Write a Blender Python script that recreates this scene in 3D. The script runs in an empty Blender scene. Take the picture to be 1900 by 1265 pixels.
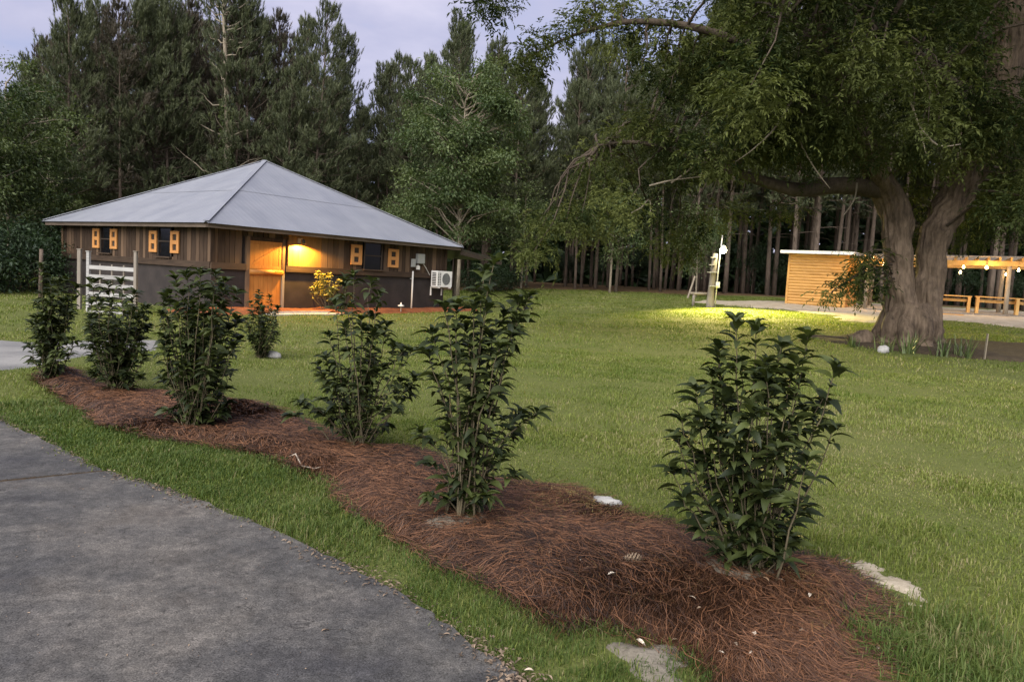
import bpy, math, random
import numpy as np
from mathutils import Vector, Matrix
random.seed(7); rng = np.random.default_rng(7)
sc = bpy.context.scene
COL = sc.collection
R = math.radians

# ------------------------------------------------------------------ camera
PW, PH = 1900, 1265                      # size of the photograph
FPX, PITCH, ROLL, CAMH = 1398.4, 0.0872, 0.0563, 1.6
_f = np.array([0, math.cos(PITCH), -math.sin(PITCH)])
_r0 = np.array([1., 0, 0]); _u0 = np.array([0, math.sin(PITCH), math.cos(PITCH)])
_r = math.cos(ROLL) * _r0 + math.sin(ROLL) * _u0
_u = -math.sin(ROLL) * _r0 + math.cos(ROLL) * _u0
CAM = np.array([0, 0, CAMH])
cam_d = bpy.data.cameras.new('camera'); cam = bpy.data.objects.new('camera', cam_d); COL.objects.link(cam)
cam.matrix_world = Matrix(((_r[0], _u[0], -_f[0], 0), (_r[1], _u[1], -_f[1], 0), (_r[2], _u[2], -_f[2], CAMH), (0, 0, 0, 1)))
cam_d.sensor_width = 36; cam_d.lens = 36 * FPX / PW; cam_d.clip_end = 3000; cam_d.clip_start = 0.05
sc.camera = cam

# ------------------------------------------------------------------ sky, dusk light, exposure
SUN_EL, SUN_AZ = R(42), R(205)           # soft light from the open sky behind the camera
w = bpy.data.worlds.new('World'); sc.world = w; w.use_nodes = True
nt = w.node_tree; nt.nodes.clear()
def wn(t, **k):
    n = nt.nodes.new(t)
    for a, b in k.items(): setattr(n, a, b)
    return n
sky = wn('ShaderNodeTexSky', sky_type='NISHITA', sun_disc=False, sun_elevation=R(6), sun_rotation=SUN_AZ)
sky.air_density = 1.0; sky.dust_density = 1.5; sky.ozone_density = 4.0
bg1 = wn('ShaderNodeBackground'); bg1.inputs[1].default_value = 0.07
nt.links.new(sky.outputs[0], bg1.inputs[0])
tc = wn('ShaderNodeTexCoord'); mp = wn('ShaderNodeMapping'); mp.inputs['Scale'].default_value = (1, 1, 2.6)
nt.links.new(tc.outputs['Generated'], mp.inputs[0])
nz = wn('ShaderNodeTexNoise'); nz.inputs['Scale'].default_value = 3.2; nz.inputs['Detail'].default_value = 6; nz.inputs['Roughness'].default_value = .55
nt.links.new(mp.outputs[0], nz.inputs[0])
cr = wn('ShaderNodeValToRGB')
cr.color_ramp.elements[0].position = .34; cr.color_ramp.elements[0].color = (.34, .39, .60, 1)
cr.color_ramp.elements[1].position = .70; cr.color_ramp.elements[1].color = (.60, .57, .70, 1)
e = cr.color_ramp.elements.new(.52); e.color = (.46, .45, .60, 1)
nt.links.new(nz.outputs[0], cr.inputs[0])
bg2 = wn('ShaderNodeBackground'); bg2.inputs[1].default_value = 0.80
nt.links.new(cr.outputs[0], bg2.inputs[0])
mx = wn('ShaderNodeMixShader'); mx.inputs[0].default_value = .8
nt.links.new(bg1.outputs[0], mx.inputs[1]); nt.links.new(bg2.outputs[0], mx.inputs[2])
wo = wn('ShaderNodeOutputWorld'); nt.links.new(mx.outputs[0], wo.inputs[0])
sd = bpy.data.lights.new('sun', 'SUN'); sd.energy = 3.8; sd.angle = R(75); sd.color = (1, .97, .92)
so = bpy.data.objects.new('sun', sd); COL.objects.link(so)
_sdir = Vector((math.sin(SUN_AZ) * math.cos(SUN_EL), math.cos(SUN_AZ) * math.cos(SUN_EL), math.sin(SUN_EL)))
so.rotation_euler = _sdir.to_track_quat('Z', 'Y').to_euler(); so.location = (0, -10, 40)
vs = sc.view_settings
vs.view_transform = 'Standard'; vs.look = 'None'; vs.gamma = 1; vs.use_curve_mapping = False; vs.exposure = 0.9
sc.cycles.use_denoising = True
sc.cycles.max_bounces = 4; sc.cycles.transparent_max_bounces = 8
sc.cycles.sample_clamp_indirect = 4

# ------------------------------------------------------------------ pixels to places
def ray(px, py): return _f + (px - PW / 2) / FPX * _r - (py - PH / 2) / FPX * _u
def at(px, py, depth): return CAM + ray(px, py) * depth          # depth = metres along the viewing axis
def flat(px, py, z=0.):
    d = ray(px, py); return CAM + d * ((z - CAMH) / d[2])
def topix(P):
    d = np.asarray(P) - CAM; z = d @ _f
    return PW / 2 + FPX * (d @ _r) / z, PH / 2 - FPX * (d @ _u) / z
# gently rising lawn: thin plate through places whose distance is known from the size of what stands there
HC = np.array([-8.88, 22.05, 0.03]); HYAW = 0.9347; HA, HB = 9.59, 10.14
_hu = np.array([math.cos(HYAW), math.sin(HYAW), 0]); _hv = np.array([-math.sin(HYAW), math.cos(HYAW), 0])
ctrl = [at(1318, 570, 36), at(1472, 567, 38), at(1580, 574, 36.5), at(1610, 576, 36), at(1868, 588, 33.5), at(1690, 642, 20.5),
        at(1000, 537, 47), at(1200, 543, 47), at(1420, 549, 48), at(900, 560, 36)]
ctrl += [HC, HC + _hu * HB, HC + _hv * HA, HC + _hu * 5 - _hv * 1.5]
for x, y in ((0, 0), (0, 4), (-4, 2), (4, 1), (2, 7), (-3, 9), (-8, 8), (7, 5), (0, 13), (-9, 14), (-16, 18), (8, 11), (-20, 6), (12, 2), (0, -8), (-14, -6), (14, -8)): ctrl.append(np.array([x, y, 0.]))
for x, y, z in ((-25, 38, .1), (-12, 50, .3), (-60, 60, .2), (0, 75, 1.), (40, 75, 1.), (40, 48, 1.), (60, 60, 1.), (28, 20, .5), (45, 25, .8), (-45, 20, 0), (25, 0, .1)): ctrl.append(np.array([x, y, z]))
ctrl = np.array(ctrl)
def _phi(r2): return np.where(r2 > 1e-9, r2 * np.log(r2 + 1e-12), 0)
_n = len(ctrl); _A = np.zeros((_n + 3, _n + 3))
_A[:_n, :_n] = _phi(((ctrl[:, None, :2] - ctrl[None, :, :2]) ** 2).sum(-1)) + np.eye(_n) * 2.0
_A[:_n, _n] = 1; _A[:_n, _n + 1:] = ctrl[:, :2]; _A[_n:, :_n] = _A[:_n, _n:].T
_wt = np.linalg.solve(_A, np.concatenate([ctrl[:, 2], np.zeros(3)]))
def hgt(x, y):
    x = np.asarray(x, float); y = np.asarray(y, float); s = x.shape
    P = np.stack([x.ravel(), y.ravel()], 1); out = np.zeros(len(P))
    for i in range(0, len(P), 60000):
        q = P[i:i + 60000]
        out[i:i + 60000] = _phi(((q[:, None] - ctrl[None, :, :2]) ** 2).sum(-1)) @ _wt[:_n] + _wt[_n] + q @ _wt[_n + 1:]
    rr = np.hypot(P[:, 0], P[:, 1] - 3)
    near = np.clip((rr - 9) / 8, 0, 1); near = near * near * (3 - 2 * near)
    far = np.clip((85 - rr) / 25, 0, 1)
    out = np.clip(out, -.25, 1.15) * near * far + .9 * (1 - far)
    return out.reshape(s)
def hit(px, py):
    d = ray(px, py); t = 1.
    for k in range(4000):
        p = CAM + d * t
        if p[2] <= float(hgt(p[0], p[1])): break
        t *= 1.004
    lo, hi = t / 1.004, t
    for k in range(25):
        m = (lo + hi) / 2; p = CAM + d * m
        if p[2] <= float(hgt(p[0], p[1])): hi = m
        else: lo = m
    return CAM + d * hi
def ground(px, depth, py=560):
    p = at(px, py, depth); p[2] = float(hgt(p[0], p[1])); return p
def fbm(x, y, s=1., o=4, seed=0):
    x = np.asarray(x, float) * s; y = np.asarray(y, float) * s; v = 0; a = 1.; t = 0
    for k in range(o):
        for j in range(3):
            an = 1.3 * j + 2.1 * k + seed; v = v + a * np.sin((x * math.cos(an) + y * math.sin(an)) * (1 + .37 * j) + seed * 3.7 + 5.1 * j + k)
        t += 3 * a; a *= .55; x = x * 2.03 + 1.7; y = y * 2.03 - .9
    return v / t * 1.6
def sdf(x, y, poly):
    # distance to a polygon's edge, positive inside
    x = np.asarray(x, float); y = np.asarray(y, float); d = np.full(x.shape, 1e9); ins = np.zeros(x.shape, bool); n = len(poly)
    for i in range(n):
        ax, ay = poly[i][:2]; bx, by = poly[(i + 1) % n][:2]; ex, ey = bx - ax, by - ay
        t = np.clip(((x - ax) * ex + (y - ay) * ey) / (ex * ex + ey * ey + 1e-12), 0, 1)
        d = np.minimum(d, np.hypot(x - ax - t * ex, y - ay - t * ey))
        c = ((ay > y) != (by > y)) & (x < ex * (y - ay) / (ey + 1e-12) + ax); ins ^= c
    return np.where(ins, d, -d)

# ------------------------------------------------------------------ objects
def tag(o, label=None, cat=None, group=None, kind=None):
    if label: o['label'] = label
    if cat: o['category'] = cat
    if group: o['group'] = group
    if kind: o['kind'] = kind
    return o
def empty(name, loc=(0, 0, 0), rz=0, parent=None):
    o = bpy.data.objects.new(name, None); COL.objects.link(o); o.empty_display_size = .2
    o.location = loc; o.rotation_euler = (0, 0, rz); o.parent = parent
    return o
def link(name, me, parent=None):
    o = bpy.data.objects.new(name, me); COL.objects.link(o); o.parent = parent; return o
def npmesh(name, V, F, mat, parent=None, tint=None, smooth=False, only_mesh=False):
    """V (n,3); F list of (m,k) index arrays"""
    me = bpy.data.meshes.new(name); V = np.ascontiguousarray(V, np.float32)
    F = [np.asarray(f, np.int32) for f in (F if isinstance(F, list) else [F]) if len(f)]
    me.vertices.add(len(V)); me.vertices.foreach_set('co', V.ravel())
    tot = np.concatenate([np.full(len(f), f.shape[1], np.int32) for f in F]); lo = np.concatenate([f.ravel() for f in F])
    me.loops.add(len(lo)); me.loops.foreach_set('vertex_index', lo)
    me.polygons.add(len(tot)); me.polygons.foreach_set('loop_start', (np.cumsum(tot) - tot).astype(np.int32))
    me.polygons.foreach_set('use_smooth', np.full(len(tot), bool(smooth)))
    me.update(calc_edges=True)
    if tint is not None:
        a = me.attributes.new('tint', 'FLOAT', 'POINT'); a.data.foreach_set('value', np.ascontiguousarray(tint, np.float32))
    if mat: me.materials.append(mat)
    return me if only_mesh else link(name, me, parent)
class MB:
    """collects boxes, bars, tubes; build() links them as one mesh object"""
    def __init__(s): s.V = []; s.F = {}; s.n = 0
    def add(s, V, F):
        V = np.asarray(V, float); s.V.append(V)
        for f in (F if isinstance(F, list) else [F]):
            f = np.asarray(f, np.int32)
            if len(f): s.F.setdefault(f.shape[1], []).append(f + s.n)
        s.n += len(V); return s
    def box(s, x0, x1, y0, y1, z0, z1):
        V = [(x, y, z) for z in (z0, z1) for y in (y0, y1) for x in (x0, x1)]
        return s.add(V, np.array([(0, 2, 3, 1), (4, 5, 7, 6), (0, 1, 5, 4), (2, 6, 7, 3), (0, 4, 6, 2), (1, 3, 7, 5)]))
    def bar(s, a, b, w, h, up=(0, 0, 1)):
        a = np.asarray(a, float); b = np.asarray(b, float); d = b - a; d = d / np.linalg.norm(d); up = np.asarray(up, float)
        sx = np.cross(d, up); sx = sx / np.linalg.norm(sx); uz = np.cross(sx, d)
        V = [p + i * sx * w / 2 + j * uz * h / 2 for p in (a, b) for j in (-1, 1) for i in (-1, 1)]
        return s.add(V, np.array([(0, 2, 3, 1), (4, 5, 7, 6), (0, 1, 5, 4), (2, 6, 7, 3), (0, 4, 6, 2), (1, 3, 7, 5)]))
    def tube(s, pts, rad, k=8, cap=True, jit=0., ph=0.):
        pts = np.asarray(pts, float); n = len(pts); rad = np.broadcast_to(np.asarray(rad, float), (n,))
        T = np.gradient(pts, axis=0); T /= np.linalg.norm(T, axis=1)[:, None] + 1e-9
        ref = np.array([1., 0, 0]) if abs(T[:, 0]).mean() < .8 else np.array([0, 0, 1.])
        A = np.cross(T, ref); A /= np.linalg.norm(A, axis=1)[:, None] + 1e-9; B = np.cross(T, A)
        an = np.arange(k) / k * 2 * math.pi + ph
        rr = rad[:, None] * (1 + (jit * rng.normal(size=(n, k)) if jit else 0))
        V = pts[:, None] + rr[..., None] * (np.cos(an)[None, :, None] * A[:, None] + np.sin(an)[None, :, None] * B[:, None])
        i = np.arange(n - 1)[:, None] * k; j = np.arange(k)[None]; j2 = (j + 1) % k
        F = np.stack([i + j, i + j2, i + k + j2, i + k + j], -1).reshape(-1, 4)
        s.add(V.reshape(-1, 3), F)
        if cap:
            for b in (0, n - 1):
                c = s.n; s.add([pts[b]], np.zeros((0, 3), int)); base = c - n * k + b * k - (1 if b else 0)
                q = np.arange(k); tri = np.stack([q + base, (q + 1) % k + base, np.full(k, c)], 1)
                s.F.setdefault(3, []).append((tri[:, ::-1] if b == 0 else tri).astype(np.int32))
        return s
    def lathe(s, prof, c=(0, 0, 0), k=16):
        prof = np.asarray(prof, float); an = np.arange(k) / k * 2 * math.pi
        V = np.stack([prof[:, 0, None] * np.cos(an) + c[0], prof[:, 0, None] * np.sin(an) + c[1], np.broadcast_to(prof[:, 1, None] + c[2], (len(prof), k))], -1)
        i = np.arange(len(prof) - 1)[:, None] * k; j = np.arange(k)[None]; j2 = (j + 1) % k
        return s.add(V.reshape(-1, 3), np.stack([i + j, i + j2, i + k + j2, i + k + j], -1).reshape(-1, 4))
    def build(s, name, mat, parent=None, smooth=False, tint=None, only_mesh=False):
        return npmesh(name, np.concatenate(s.V), [np.concatenate(f) for f in s.F.values()], mat, parent, tint, smooth, only_mesh)
def frames(d, nrm):
    """rotation matrices whose Y is d and Z close to nrm"""
    d = d / (np.linalg.norm(d, axis=1)[:, None] + 1e-9); x = np.cross(d, nrm); x /= np.linalg.norm(x, axis=1)[:, None] + 1e-9
    return np.stack([x, d, np.cross(x, d)], -1)
def scatter(TV, TF, M, T, S):
    """copies of a template mesh: M (n,3,3), T (n,3), S (n,) or (n,3)"""
    n = len(T); k = len(TV); S = np.asarray(S, float); S = S[:, None] if S.ndim == 1 else S
    V = np.einsum('nij,nkj->nki', M, TV[None] * S[:, None]) + T[:, None]
    F = (np.asarray(TF)[None] + (np.arange(n) * k)[:, None, None]).reshape(-1, np.asarray(TF).shape[1])
    return V.reshape(-1, 3), F
def unit(n):
    v = rng.normal(size=(n, 3)); return v / np.linalg.norm(v, axis=1)[:, None]

# ------------------------------------------------------------------ materials
def mat(name):
    m = bpy.data.materials.new(name); m.use_nodes = True; t = m.node_tree; b = t.nodes['Principled BSDF']; return m, t, b
def ramp(t, src, stops):
    n = t.nodes.new('ShaderNodeValToRGB'); el = n.color_ramp.elements
    while len(el) > 1: el.remove(el[-1])
    for i, (p, c) in enumerate(stops):
        q = el[0] if i == 0 else el.new(p)
        q.position = p; q.color = (*c, 1)
    t.links.new(src, n.inputs[0]); return n.outputs[0]
def noise(t, scale, detail=5, rough=.6, vec=None, stretch=None, coord='Object', dist=0.):
    n = t.nodes.new('ShaderNodeTexNoise'); n.inputs['Scale'].default_value = scale; n.inputs['Detail'].default_value = detail; n.inputs['Roughness'].default_value = rough
    n.inputs['Distortion'].default_value = dist
    if vec is None:
        c = t.nodes.new('ShaderNodeTexCoord'); vec = c.outputs[coord]
    if stretch:
        m = t.nodes.new('ShaderNodeMapping'); m.inputs['Scale'].default_value = stretch; t.links.new(vec, m.inputs[0]); vec = m.outputs[0]
    t.links.new(vec, n.inputs['Vector']); return n.outputs[0]
def mixc(t, fac, a, b, mode='MIX'):
    n = t.nodes.new('ShaderNodeMix'); n.data_type = 'RGBA'; n.blend_type = mode
    for s, v in ((n.inputs[0], fac), (n.inputs[6], a), (n.inputs[7], b)):
        if isinstance(v, (int, float)): s.default_value = v
        elif isinstance(v, tuple): s.default_value = (*v, 1)
        else: t.links.new(v, s)
    return n.outputs[2]
def bump(t, b, h, strength=.3, dist=.02):
    n = t.nodes.new('ShaderNodeBump'); n.inputs['Strength'].default_value = strength; n.inputs['Distance'].default_value = dist
    t.links.new(h, n.inputs['Height']); t.links.new(n.outputs[0], b.inputs['Normal'])
def objrand(t): return t.nodes.new('ShaderNodeObjectInfo').outputs['Random']
def attr(t, name):
    n = t.nodes.new('ShaderNodeAttribute'); n.attribute_name = name; return n.outputs['Fac']
def wpos(t): return t.nodes.new('ShaderNodeNewGeometry').outputs['Position']
def simple(name, col, rough=.6, metal=0., var=.15, scale=6., bmp=.1, spec=.5):
    m, t, b = mat(name); n = noise(t, scale)
    lo = tuple(c * (1 - var) for c in col); hi = tuple(min(1, c * (1 + var)) for c in col)
    t.links.new(ramp(t, n, [(.3, lo), (.7, hi)]), b.inputs['Base Color'])
    b.inputs['Roughness'].default_value = rough; b.inputs['Metallic'].default_value = metal; b.inputs['Specular IOR Level'].default_value = spec
    if bmp: bump(t, b, noise(t, scale * 5), bmp, .01)
    return m
def leafmat(name, lo, hi, rough=.5, trans=.25, src='tint', spec=.4, dry=None):
    m, t, b = mat(name)
    s = attr(t, 'tint') if src == 'tint' else objrand(t)
    col = ramp(t, s, [(0, lo), (.8, hi), (1, dry)] if dry else [(0, lo), (1, hi)])
    t.links.new(col, b.inputs['Base Color']); b.inputs['Roughness'].default_value = rough; b.inputs['Specular IOR Level'].default_value = spec
    if trans:
        tr = t.nodes.new('ShaderNodeBsdfTranslucent'); t.links.new(mixc(t, 1., col, (1.25, 1.35, .6), 'MULTIPLY'), tr.inputs[0])
        mxs = t.nodes.new('ShaderNodeMixShader'); mxs.inputs[0].default_value = trans
        t.links.new(b.outputs[0], mxs.inputs[1]); t.links.new(tr.outputs[0], mxs.inputs[2])
        t.links.new(mxs.outputs[0], t.nodes['Material Output'].inputs[0])
    return m
def wood(name, lo, hi, axis=2, rough=.75, scale=3., rand=.35):
    """grain runs along the axis"""
    m, t, b = mat(name); st = [12, 12, 12]; st[axis] = .6
    c = t.nodes.new('ShaderNodeTexCoord'); ad = t.nodes.new('ShaderNodeVectorMath'); ad.operation = 'ADD'
    cx = t.nodes.new('ShaderNodeVectorMath'); cx.operation = 'SCALE'; cx.inputs[0].default_value = (37, 53, 71); t.links.new(objrand(t), cx.inputs['Scale'])
    t.links.new(c.outputs['Object'], ad.inputs[0]); t.links.new(cx.outputs[0], ad.inputs[1])
    g = noise(t, scale, 6, .65, ad.outputs[0], tuple(st)); big = noise(t, 1.3, 3, .5, ad.outputs[0])
    col = ramp(t, g, [(.25, lo), (.75, hi)])
    col = mixc(t, .5, col, ramp(t, big, [(.3, (.45, .42, .4)), (.7, (1.1, 1.1, 1.1))]), 'MULTIPLY')
    if rand: col = mixc(t, rand, col, ramp(t, objrand(t), [(0, tuple(x * .45 for x in lo)), (.5, lo), (1, hi)]))
    t.links.new(col, b.inputs['Base Color']); b.inputs['Roughness'].default_value = rough; b.inputs['Specular IOR Level'].default_value = .25
    bump(t, b, g, .22, .008); return m
M = {}
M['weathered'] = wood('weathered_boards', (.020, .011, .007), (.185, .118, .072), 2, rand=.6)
M['band'] = wood('weathered_band', (.030, .019, .013), (.12, .078, .050), 0)
M['fascia'] = wood('fascia_wood', (.10, .075, .055), (.22, .17, .13), 0, rand=.1)
M['door'] = wood('stained_door_wood', (.34, .13, .025), (.56, .25, .06), 2, .5, rand=.15)
M['shutter'] = wood('stained_shutter_wood', (.50, .22, .06), (.68, .33, .12), 2, .55, rand=.1)
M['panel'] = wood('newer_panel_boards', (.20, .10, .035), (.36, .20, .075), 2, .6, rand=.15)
M['siding'] = wood('log_siding_wood', (.47, .235, .06), (.67, .38, .12), 0, .5, rand=.2)
M['lumber'] = wood('yellow_lumber', (.42, .24, .07), (.58, .36, .13), 2, .6, rand=.2)
M['greywood'] = wood('grey_weathered_wood', (.13, .11, .09), (.33, .29, .24), 2, .85, rand=.15)
M['whitewood'] = wood('whitewashed_slats', (.20, .19, .18), (.55, .54, .52), 0, .8, rand=.15)
M['darkwood'] = wood('dark_timber', (.03, .022, .017), (.08, .06, .045), 0, .8)
M['dark'] = simple('dark_interior', (.012, .011, .01), .9, var=.1)
M['white_metal'] = simple('white_enamel', (.72, .70, .66), .45, var=.05, bmp=.03)
M['grey_metal'] = simple('grey_box_metal', (.33, .34, .33), .5, .2, var=.1, bmp=.03)
M['dark_metal'] = simple('black_metal', (.03, .03, .03), .45, .5, var=.1, bmp=.02)
M['brass'] = simple('brass', (.35, .22, .08), .35, .9, var=.1, bmp=.02)
M['rock'] = simple('pale_rock', (.34, .33, .31), .85, var=.25, scale=9, bmp=.5)
M['stick'] = simple('pale_stick', (.45, .38, .30), .8, var=.2, scale=20)
M['conebrown'] = simple('cone_scale', (.26, .19, .125), .8, var=.4, scale=60)
M['conduit'] = simple('pale_conduit', (.55, .53, .49), .55, var=.06)
# painted block wall
m, t, b = mat('dark_painted_block'); n = noise(t, 2.2, 6)
t.links.new(ramp(t, n, [(.3, (.013, .009, .008)), (.7, (.036, .026, .023))]), b.inputs['Base Color']); b.inputs['Roughness'].default_value = .8
bump(t, b, noise(t, 45, 4), .25, .01); M['block'] = m
# glass: dark room behind
m, t, b = mat('window_glass'); b.inputs['Base Color'].default_value = (.006, .006, .007, 1); b.inputs['Roughness'].default_value = .12; b.inputs['Specular IOR Level'].default_value = .2; M['glass'] = m
# roof metal with faint rust
m, t, b = mat('galvanised_roof_sheet')
n = noise(t, 1.1, 6, .6, stretch=(1, 1, 1)); r_ = noise(t, 3.5, 6, .7, stretch=(1, .25, .25))
base = ramp(t, n, [(.3, (.185, .195, .225)), (.7, (.245, .252, .275))])
base = mixc(t, .12, base, ramp(t, objrand(t), [(0, (.13, .135, .155)), (1, (.33, .335, .36))]))
rust = ramp(t, r_, [(.66, (0, 0, 0)), (.80, (.55, .55, .55))])
t.links.new(mixc(t, rust, base, (.17, .11, .08)), b.inputs['Base Color']); b.inputs['Metallic'].default_value = .25; b.inputs['Roughness'].default_value = .5
bump(t, b, noise(t, 2.5, 3), .08, .03); M['roof'] = m
# concrete / worn asphalt driveway
m, t, b = mat('worn_driveway'); P = wpos(t)
n1 = noise(t, .8, 6, .62, P); n2 = noise(t, 7, 8, .75, P); n3 = noise(t, 130, 3, .7, P); n4 = noise(t, 2.6, 7, .7, P, dist=.8)
n5 = noise(t, 3.1, 5, .65, P, dist=1.5); n6 = noise(t, 22, 6, .75, P, dist=.5); n7 = noise(t, 1.9, 4, .6, P)
col = ramp(t, n1, [(.34, (.032, .032, .036)), (.48, (.060, .058, .056)), (.62, (.100, .092, .083)), (.74, (.080, .069, .060))])
col = mixc(t, .9, col, ramp(t, n2, [(.30, (.60, .60, .61)), (.5, (.95, .94, .93)), (.70, (1.45, 1.42, 1.38))]), 'MULTIPLY')
col = mixc(t, .85, col, ramp(t, n6, [(.30, (.55, .55, .55)), (.5, (1, 1, 1)), (.68, (1.55, 1.52, 1.5))]), 'MULTIPLY')
col = mixc(t, .9, col, ramp(t, n3, [(.32, (.30, .30, .30)), (.68, (1.75, 1.75, 1.75))]), 'MULTIPLY')
col = mixc(t, ramp(t, n4, [(.62, (0, 0, 0)), (.74, (.45, .45, .45))]), col, (.125, .113, .098))
col = mixc(t, ramp(t, n5, [(.488, (0, 0, 0)), (.496, (.8, .8, .8)), (.504, (0, 0, 0))]), col, (.010, .009, .008))
col = mixc(t, ramp(t, n7, [(.55, (0, 0, 0)), (.75, (.35, .35, .35))]), col, (.050, .038, .026))
t.links.new(col, b.inputs['Base Color']); b.inputs['Roughness'].default_value = .85; b.inputs['Specular IOR Level'].default_value = .3
bump(t, b, n3, .35, .006); M['drive'] = m
m, t, b = mat('drive_far'); P = wpos(t); n1 = noise(t, .9, 6, .6, P); n3 = noise(t, 60, 3, .6, P)
col = mixc(t, .3, ramp(t, n1, [(.35, (.09, .088, .088)), (.6, (.22, .21, .195))]), ramp(t, n3, [(.3, (.07, .07, .07)), (.7, (.3, .29, .27))]))
t.links.new(col, b.inputs['Base Color']); b.inputs['Roughness'].default_value = .85; M['drive_far'] = m
M['concrete'] = simple('concrete_slab', (.36, .33, .29), .85, var=.15, scale=5, bmp=.2)
# lawn soil and thatch
m, t, b = mat('lawn_ground'); P = wpos(t)
n1 = noise(t, .35, 5, .6, P); n2 = noise(t, 3.2, 6, .7, P); n3 = noise(t, 40, 4, .7, P)
col = ramp(t, n2, [(.28, (.060, .078, .016)), (.55, (.095, .115, .028)), (.8, (.135, .125, .05))])
col = mixc(t, .4, col, ramp(t, n1, [(.35, (.065, .09, .018)), (.65, (.125, .13, .035))]))
col = mixc(t, .5, col, ramp(t, n3, [(.3, (.03, .038, .01)), (.7, (.16, .165, .06))]))
t.links.new(col, b.inputs['Base Color']); b.inputs['Roughness'].default_value = .95; b.inputs['Specular IOR Level'].default_value = .1
bump(t, b, n3, .6, .03); M['lawn'] = m
def earth(name, a, c, d, sc=6., bm=.5):
    m, t, b = mat(name); P = wpos(t); n1 = noise(t, sc, 6, .7, P); n2 = noise(t, sc * 9, 4, .7, P)
    col = mixc(t, .45, ramp(t, n1, [(.3, a), (.5, c), (.72, d)]), ramp(t, n2, [(.3, a), (.7, d)]))
    t.links.new(col, b.inputs['Base Color']); b.inputs['Roughness'].default_value = .95; b.inputs['Specular IOR Level'].default_value = .1
    bump(t, b, n2, bm, .03); return m
M['mulch'] = earth('pine_straw_bed', (.020, .010, .006), (.052, .025, .014), (.095, .048, .027))
M['redmulch'] = earth('red_mulch', (.10, .03, .012), (.19, .065, .028), (.27, .11, .05), 5)
M['sand'] = earth('pale_sand', (.17, .145, .09), (.32, .27, .20), (.46, .40, .32), 2.2, .4)
M['greysand'] = earth('grey_sand', (.085, .073, .055), (.165, .145, .112), (.25, .22, .175), 4., .4)
M['soil'] = earth('dark_soil', (.030, .022, .015), (.055, .042, .028), (.09, .07, .045), 5.)
M['floor'] = earth('forest_floor', (.05, .033, .018), (.10, .06, .032), (.15, .10, .05), 1.5, .4)
M['gapdirt'] = earth('joint_dirt', (.02, .014, .009), (.05, .035, .02), (.10, .075, .05), 20.)
# bark
def bark(name, lo, hi, sc=5., stretch=(3, 3, .7), bm=.9, d=.04):
    m, t, b = mat(name); n = noise(t, sc, 8, .7, stretch=stretch, dist=.6); n2 = noise(t, 1.5, 4)
    col = mixc(t, .4, ramp(t, n, [(.3, lo), (.7, hi)]), ramp(t, n2, [(.35, lo), (.65, hi)]))
    t.links.new(col, b.inputs['Base Color']); b.inputs['Roughness'].default_value = .9; b.inputs['Specular IOR Level'].default_value = .15
    bump(t, b, n, bm, d); return m
M['pecanbark'] = bark('pecan_bark', (.020, .014, .010), (.25, .185, .130), 3.2, (3.2, 3.2, .55), 1., .06)
M['pinebark'] = bark('pine_bark', (.05, .038, .030), (.17, .13, .10), 6.)
M['limb'] = bark('pecan_limb_bark', (.035, .027, .02), (.13, .10, .075), 5.)
M['palebark'] = bark('pale_bark', (.16, .13, .095), (.34, .29, .22), 5.)
M['stem'] = bark('shrub_stem', (.045, .036, .022), (.14, .115, .07), 20., bm=.3, d=.005)
# leaves
M['grass'] = leafmat('grass_blade', (.078, .116, .018), (.192, .214, .052), .6, .3, spec=.2, dry=(.27, .235, .125))
M['lush'] = leafmat('lush_grass_blade', (.042, .075, .014), (.112, .148, .038), .55, .3, spec=.2, dry=(.20, .18, .085))
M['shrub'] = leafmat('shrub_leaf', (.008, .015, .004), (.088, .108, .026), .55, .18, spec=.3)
M['shrub_obj'] = leafmat('shrub_leaf_single', (.008, .014, .004), (.062, .078, .020), .55, .18, src='obj', spec=.3)
M['yellowleaf'] = leafmat('golden_leaf', (.22, .20, .05), (.50, .45, .16), .45, .25)
M['needle'] = leafmat('pine_needle', (.046, .058, .028), (.140, .155, .082), .6, .12, spec=.3)
M['needle_brown'] = leafmat('pine_needle_reddish', (.050, .045, .030), (.110, .088, .064), .6, .12, spec=.3)
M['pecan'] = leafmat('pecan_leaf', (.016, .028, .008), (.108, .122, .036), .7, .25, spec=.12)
M['broad'] = leafmat('broad_leaf', (.040, .066, .022), (.145, .180, .070), .5, .25, spec=.3)
M['broad2'] = leafmat('mid_green_leaf', (.026, .044, .014), (.110, .138, .044), .5, .25, spec=.3)
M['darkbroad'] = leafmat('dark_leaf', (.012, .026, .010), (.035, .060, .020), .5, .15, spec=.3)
M['iris'] = leafmat('iris_blade', (.04, .065, .018), (.12, .15, .05), .5, .2)
M['straw'] = leafmat('pine_straw', (.008, .0035, .0025), (.205, .092, .042), .6, 0, spec=.35)
M['deadleaf'] = leafmat('dead_leaf', (.30, .20, .12), (.70, .62, .50), .6, 0, src='obj')
M['litter'] = leafmat('leaf_litter', (.04, .025, .015), (.30, .22, .15), .7, 0)
def emit(name, col, s):
    m, t, b = mat(name); b.inputs['Base Color'].default_value = (*col, 1); b.inputs['Emission Color'].default_value = (*col, 1); b.inputs['Emission Strength'].default_value = s; return m
M['bulb'] = emit('warm_bulb', (1, .62, .22), 30)
M['flood'] = emit('flood_lens', (1, .92, .55), 45)
M['sconce'] = emit('sconce_lens', (1, .55, .12), 8)
M['smallglow'] = emit('small_white_glow', (.9, .95, 1), 4)
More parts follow.
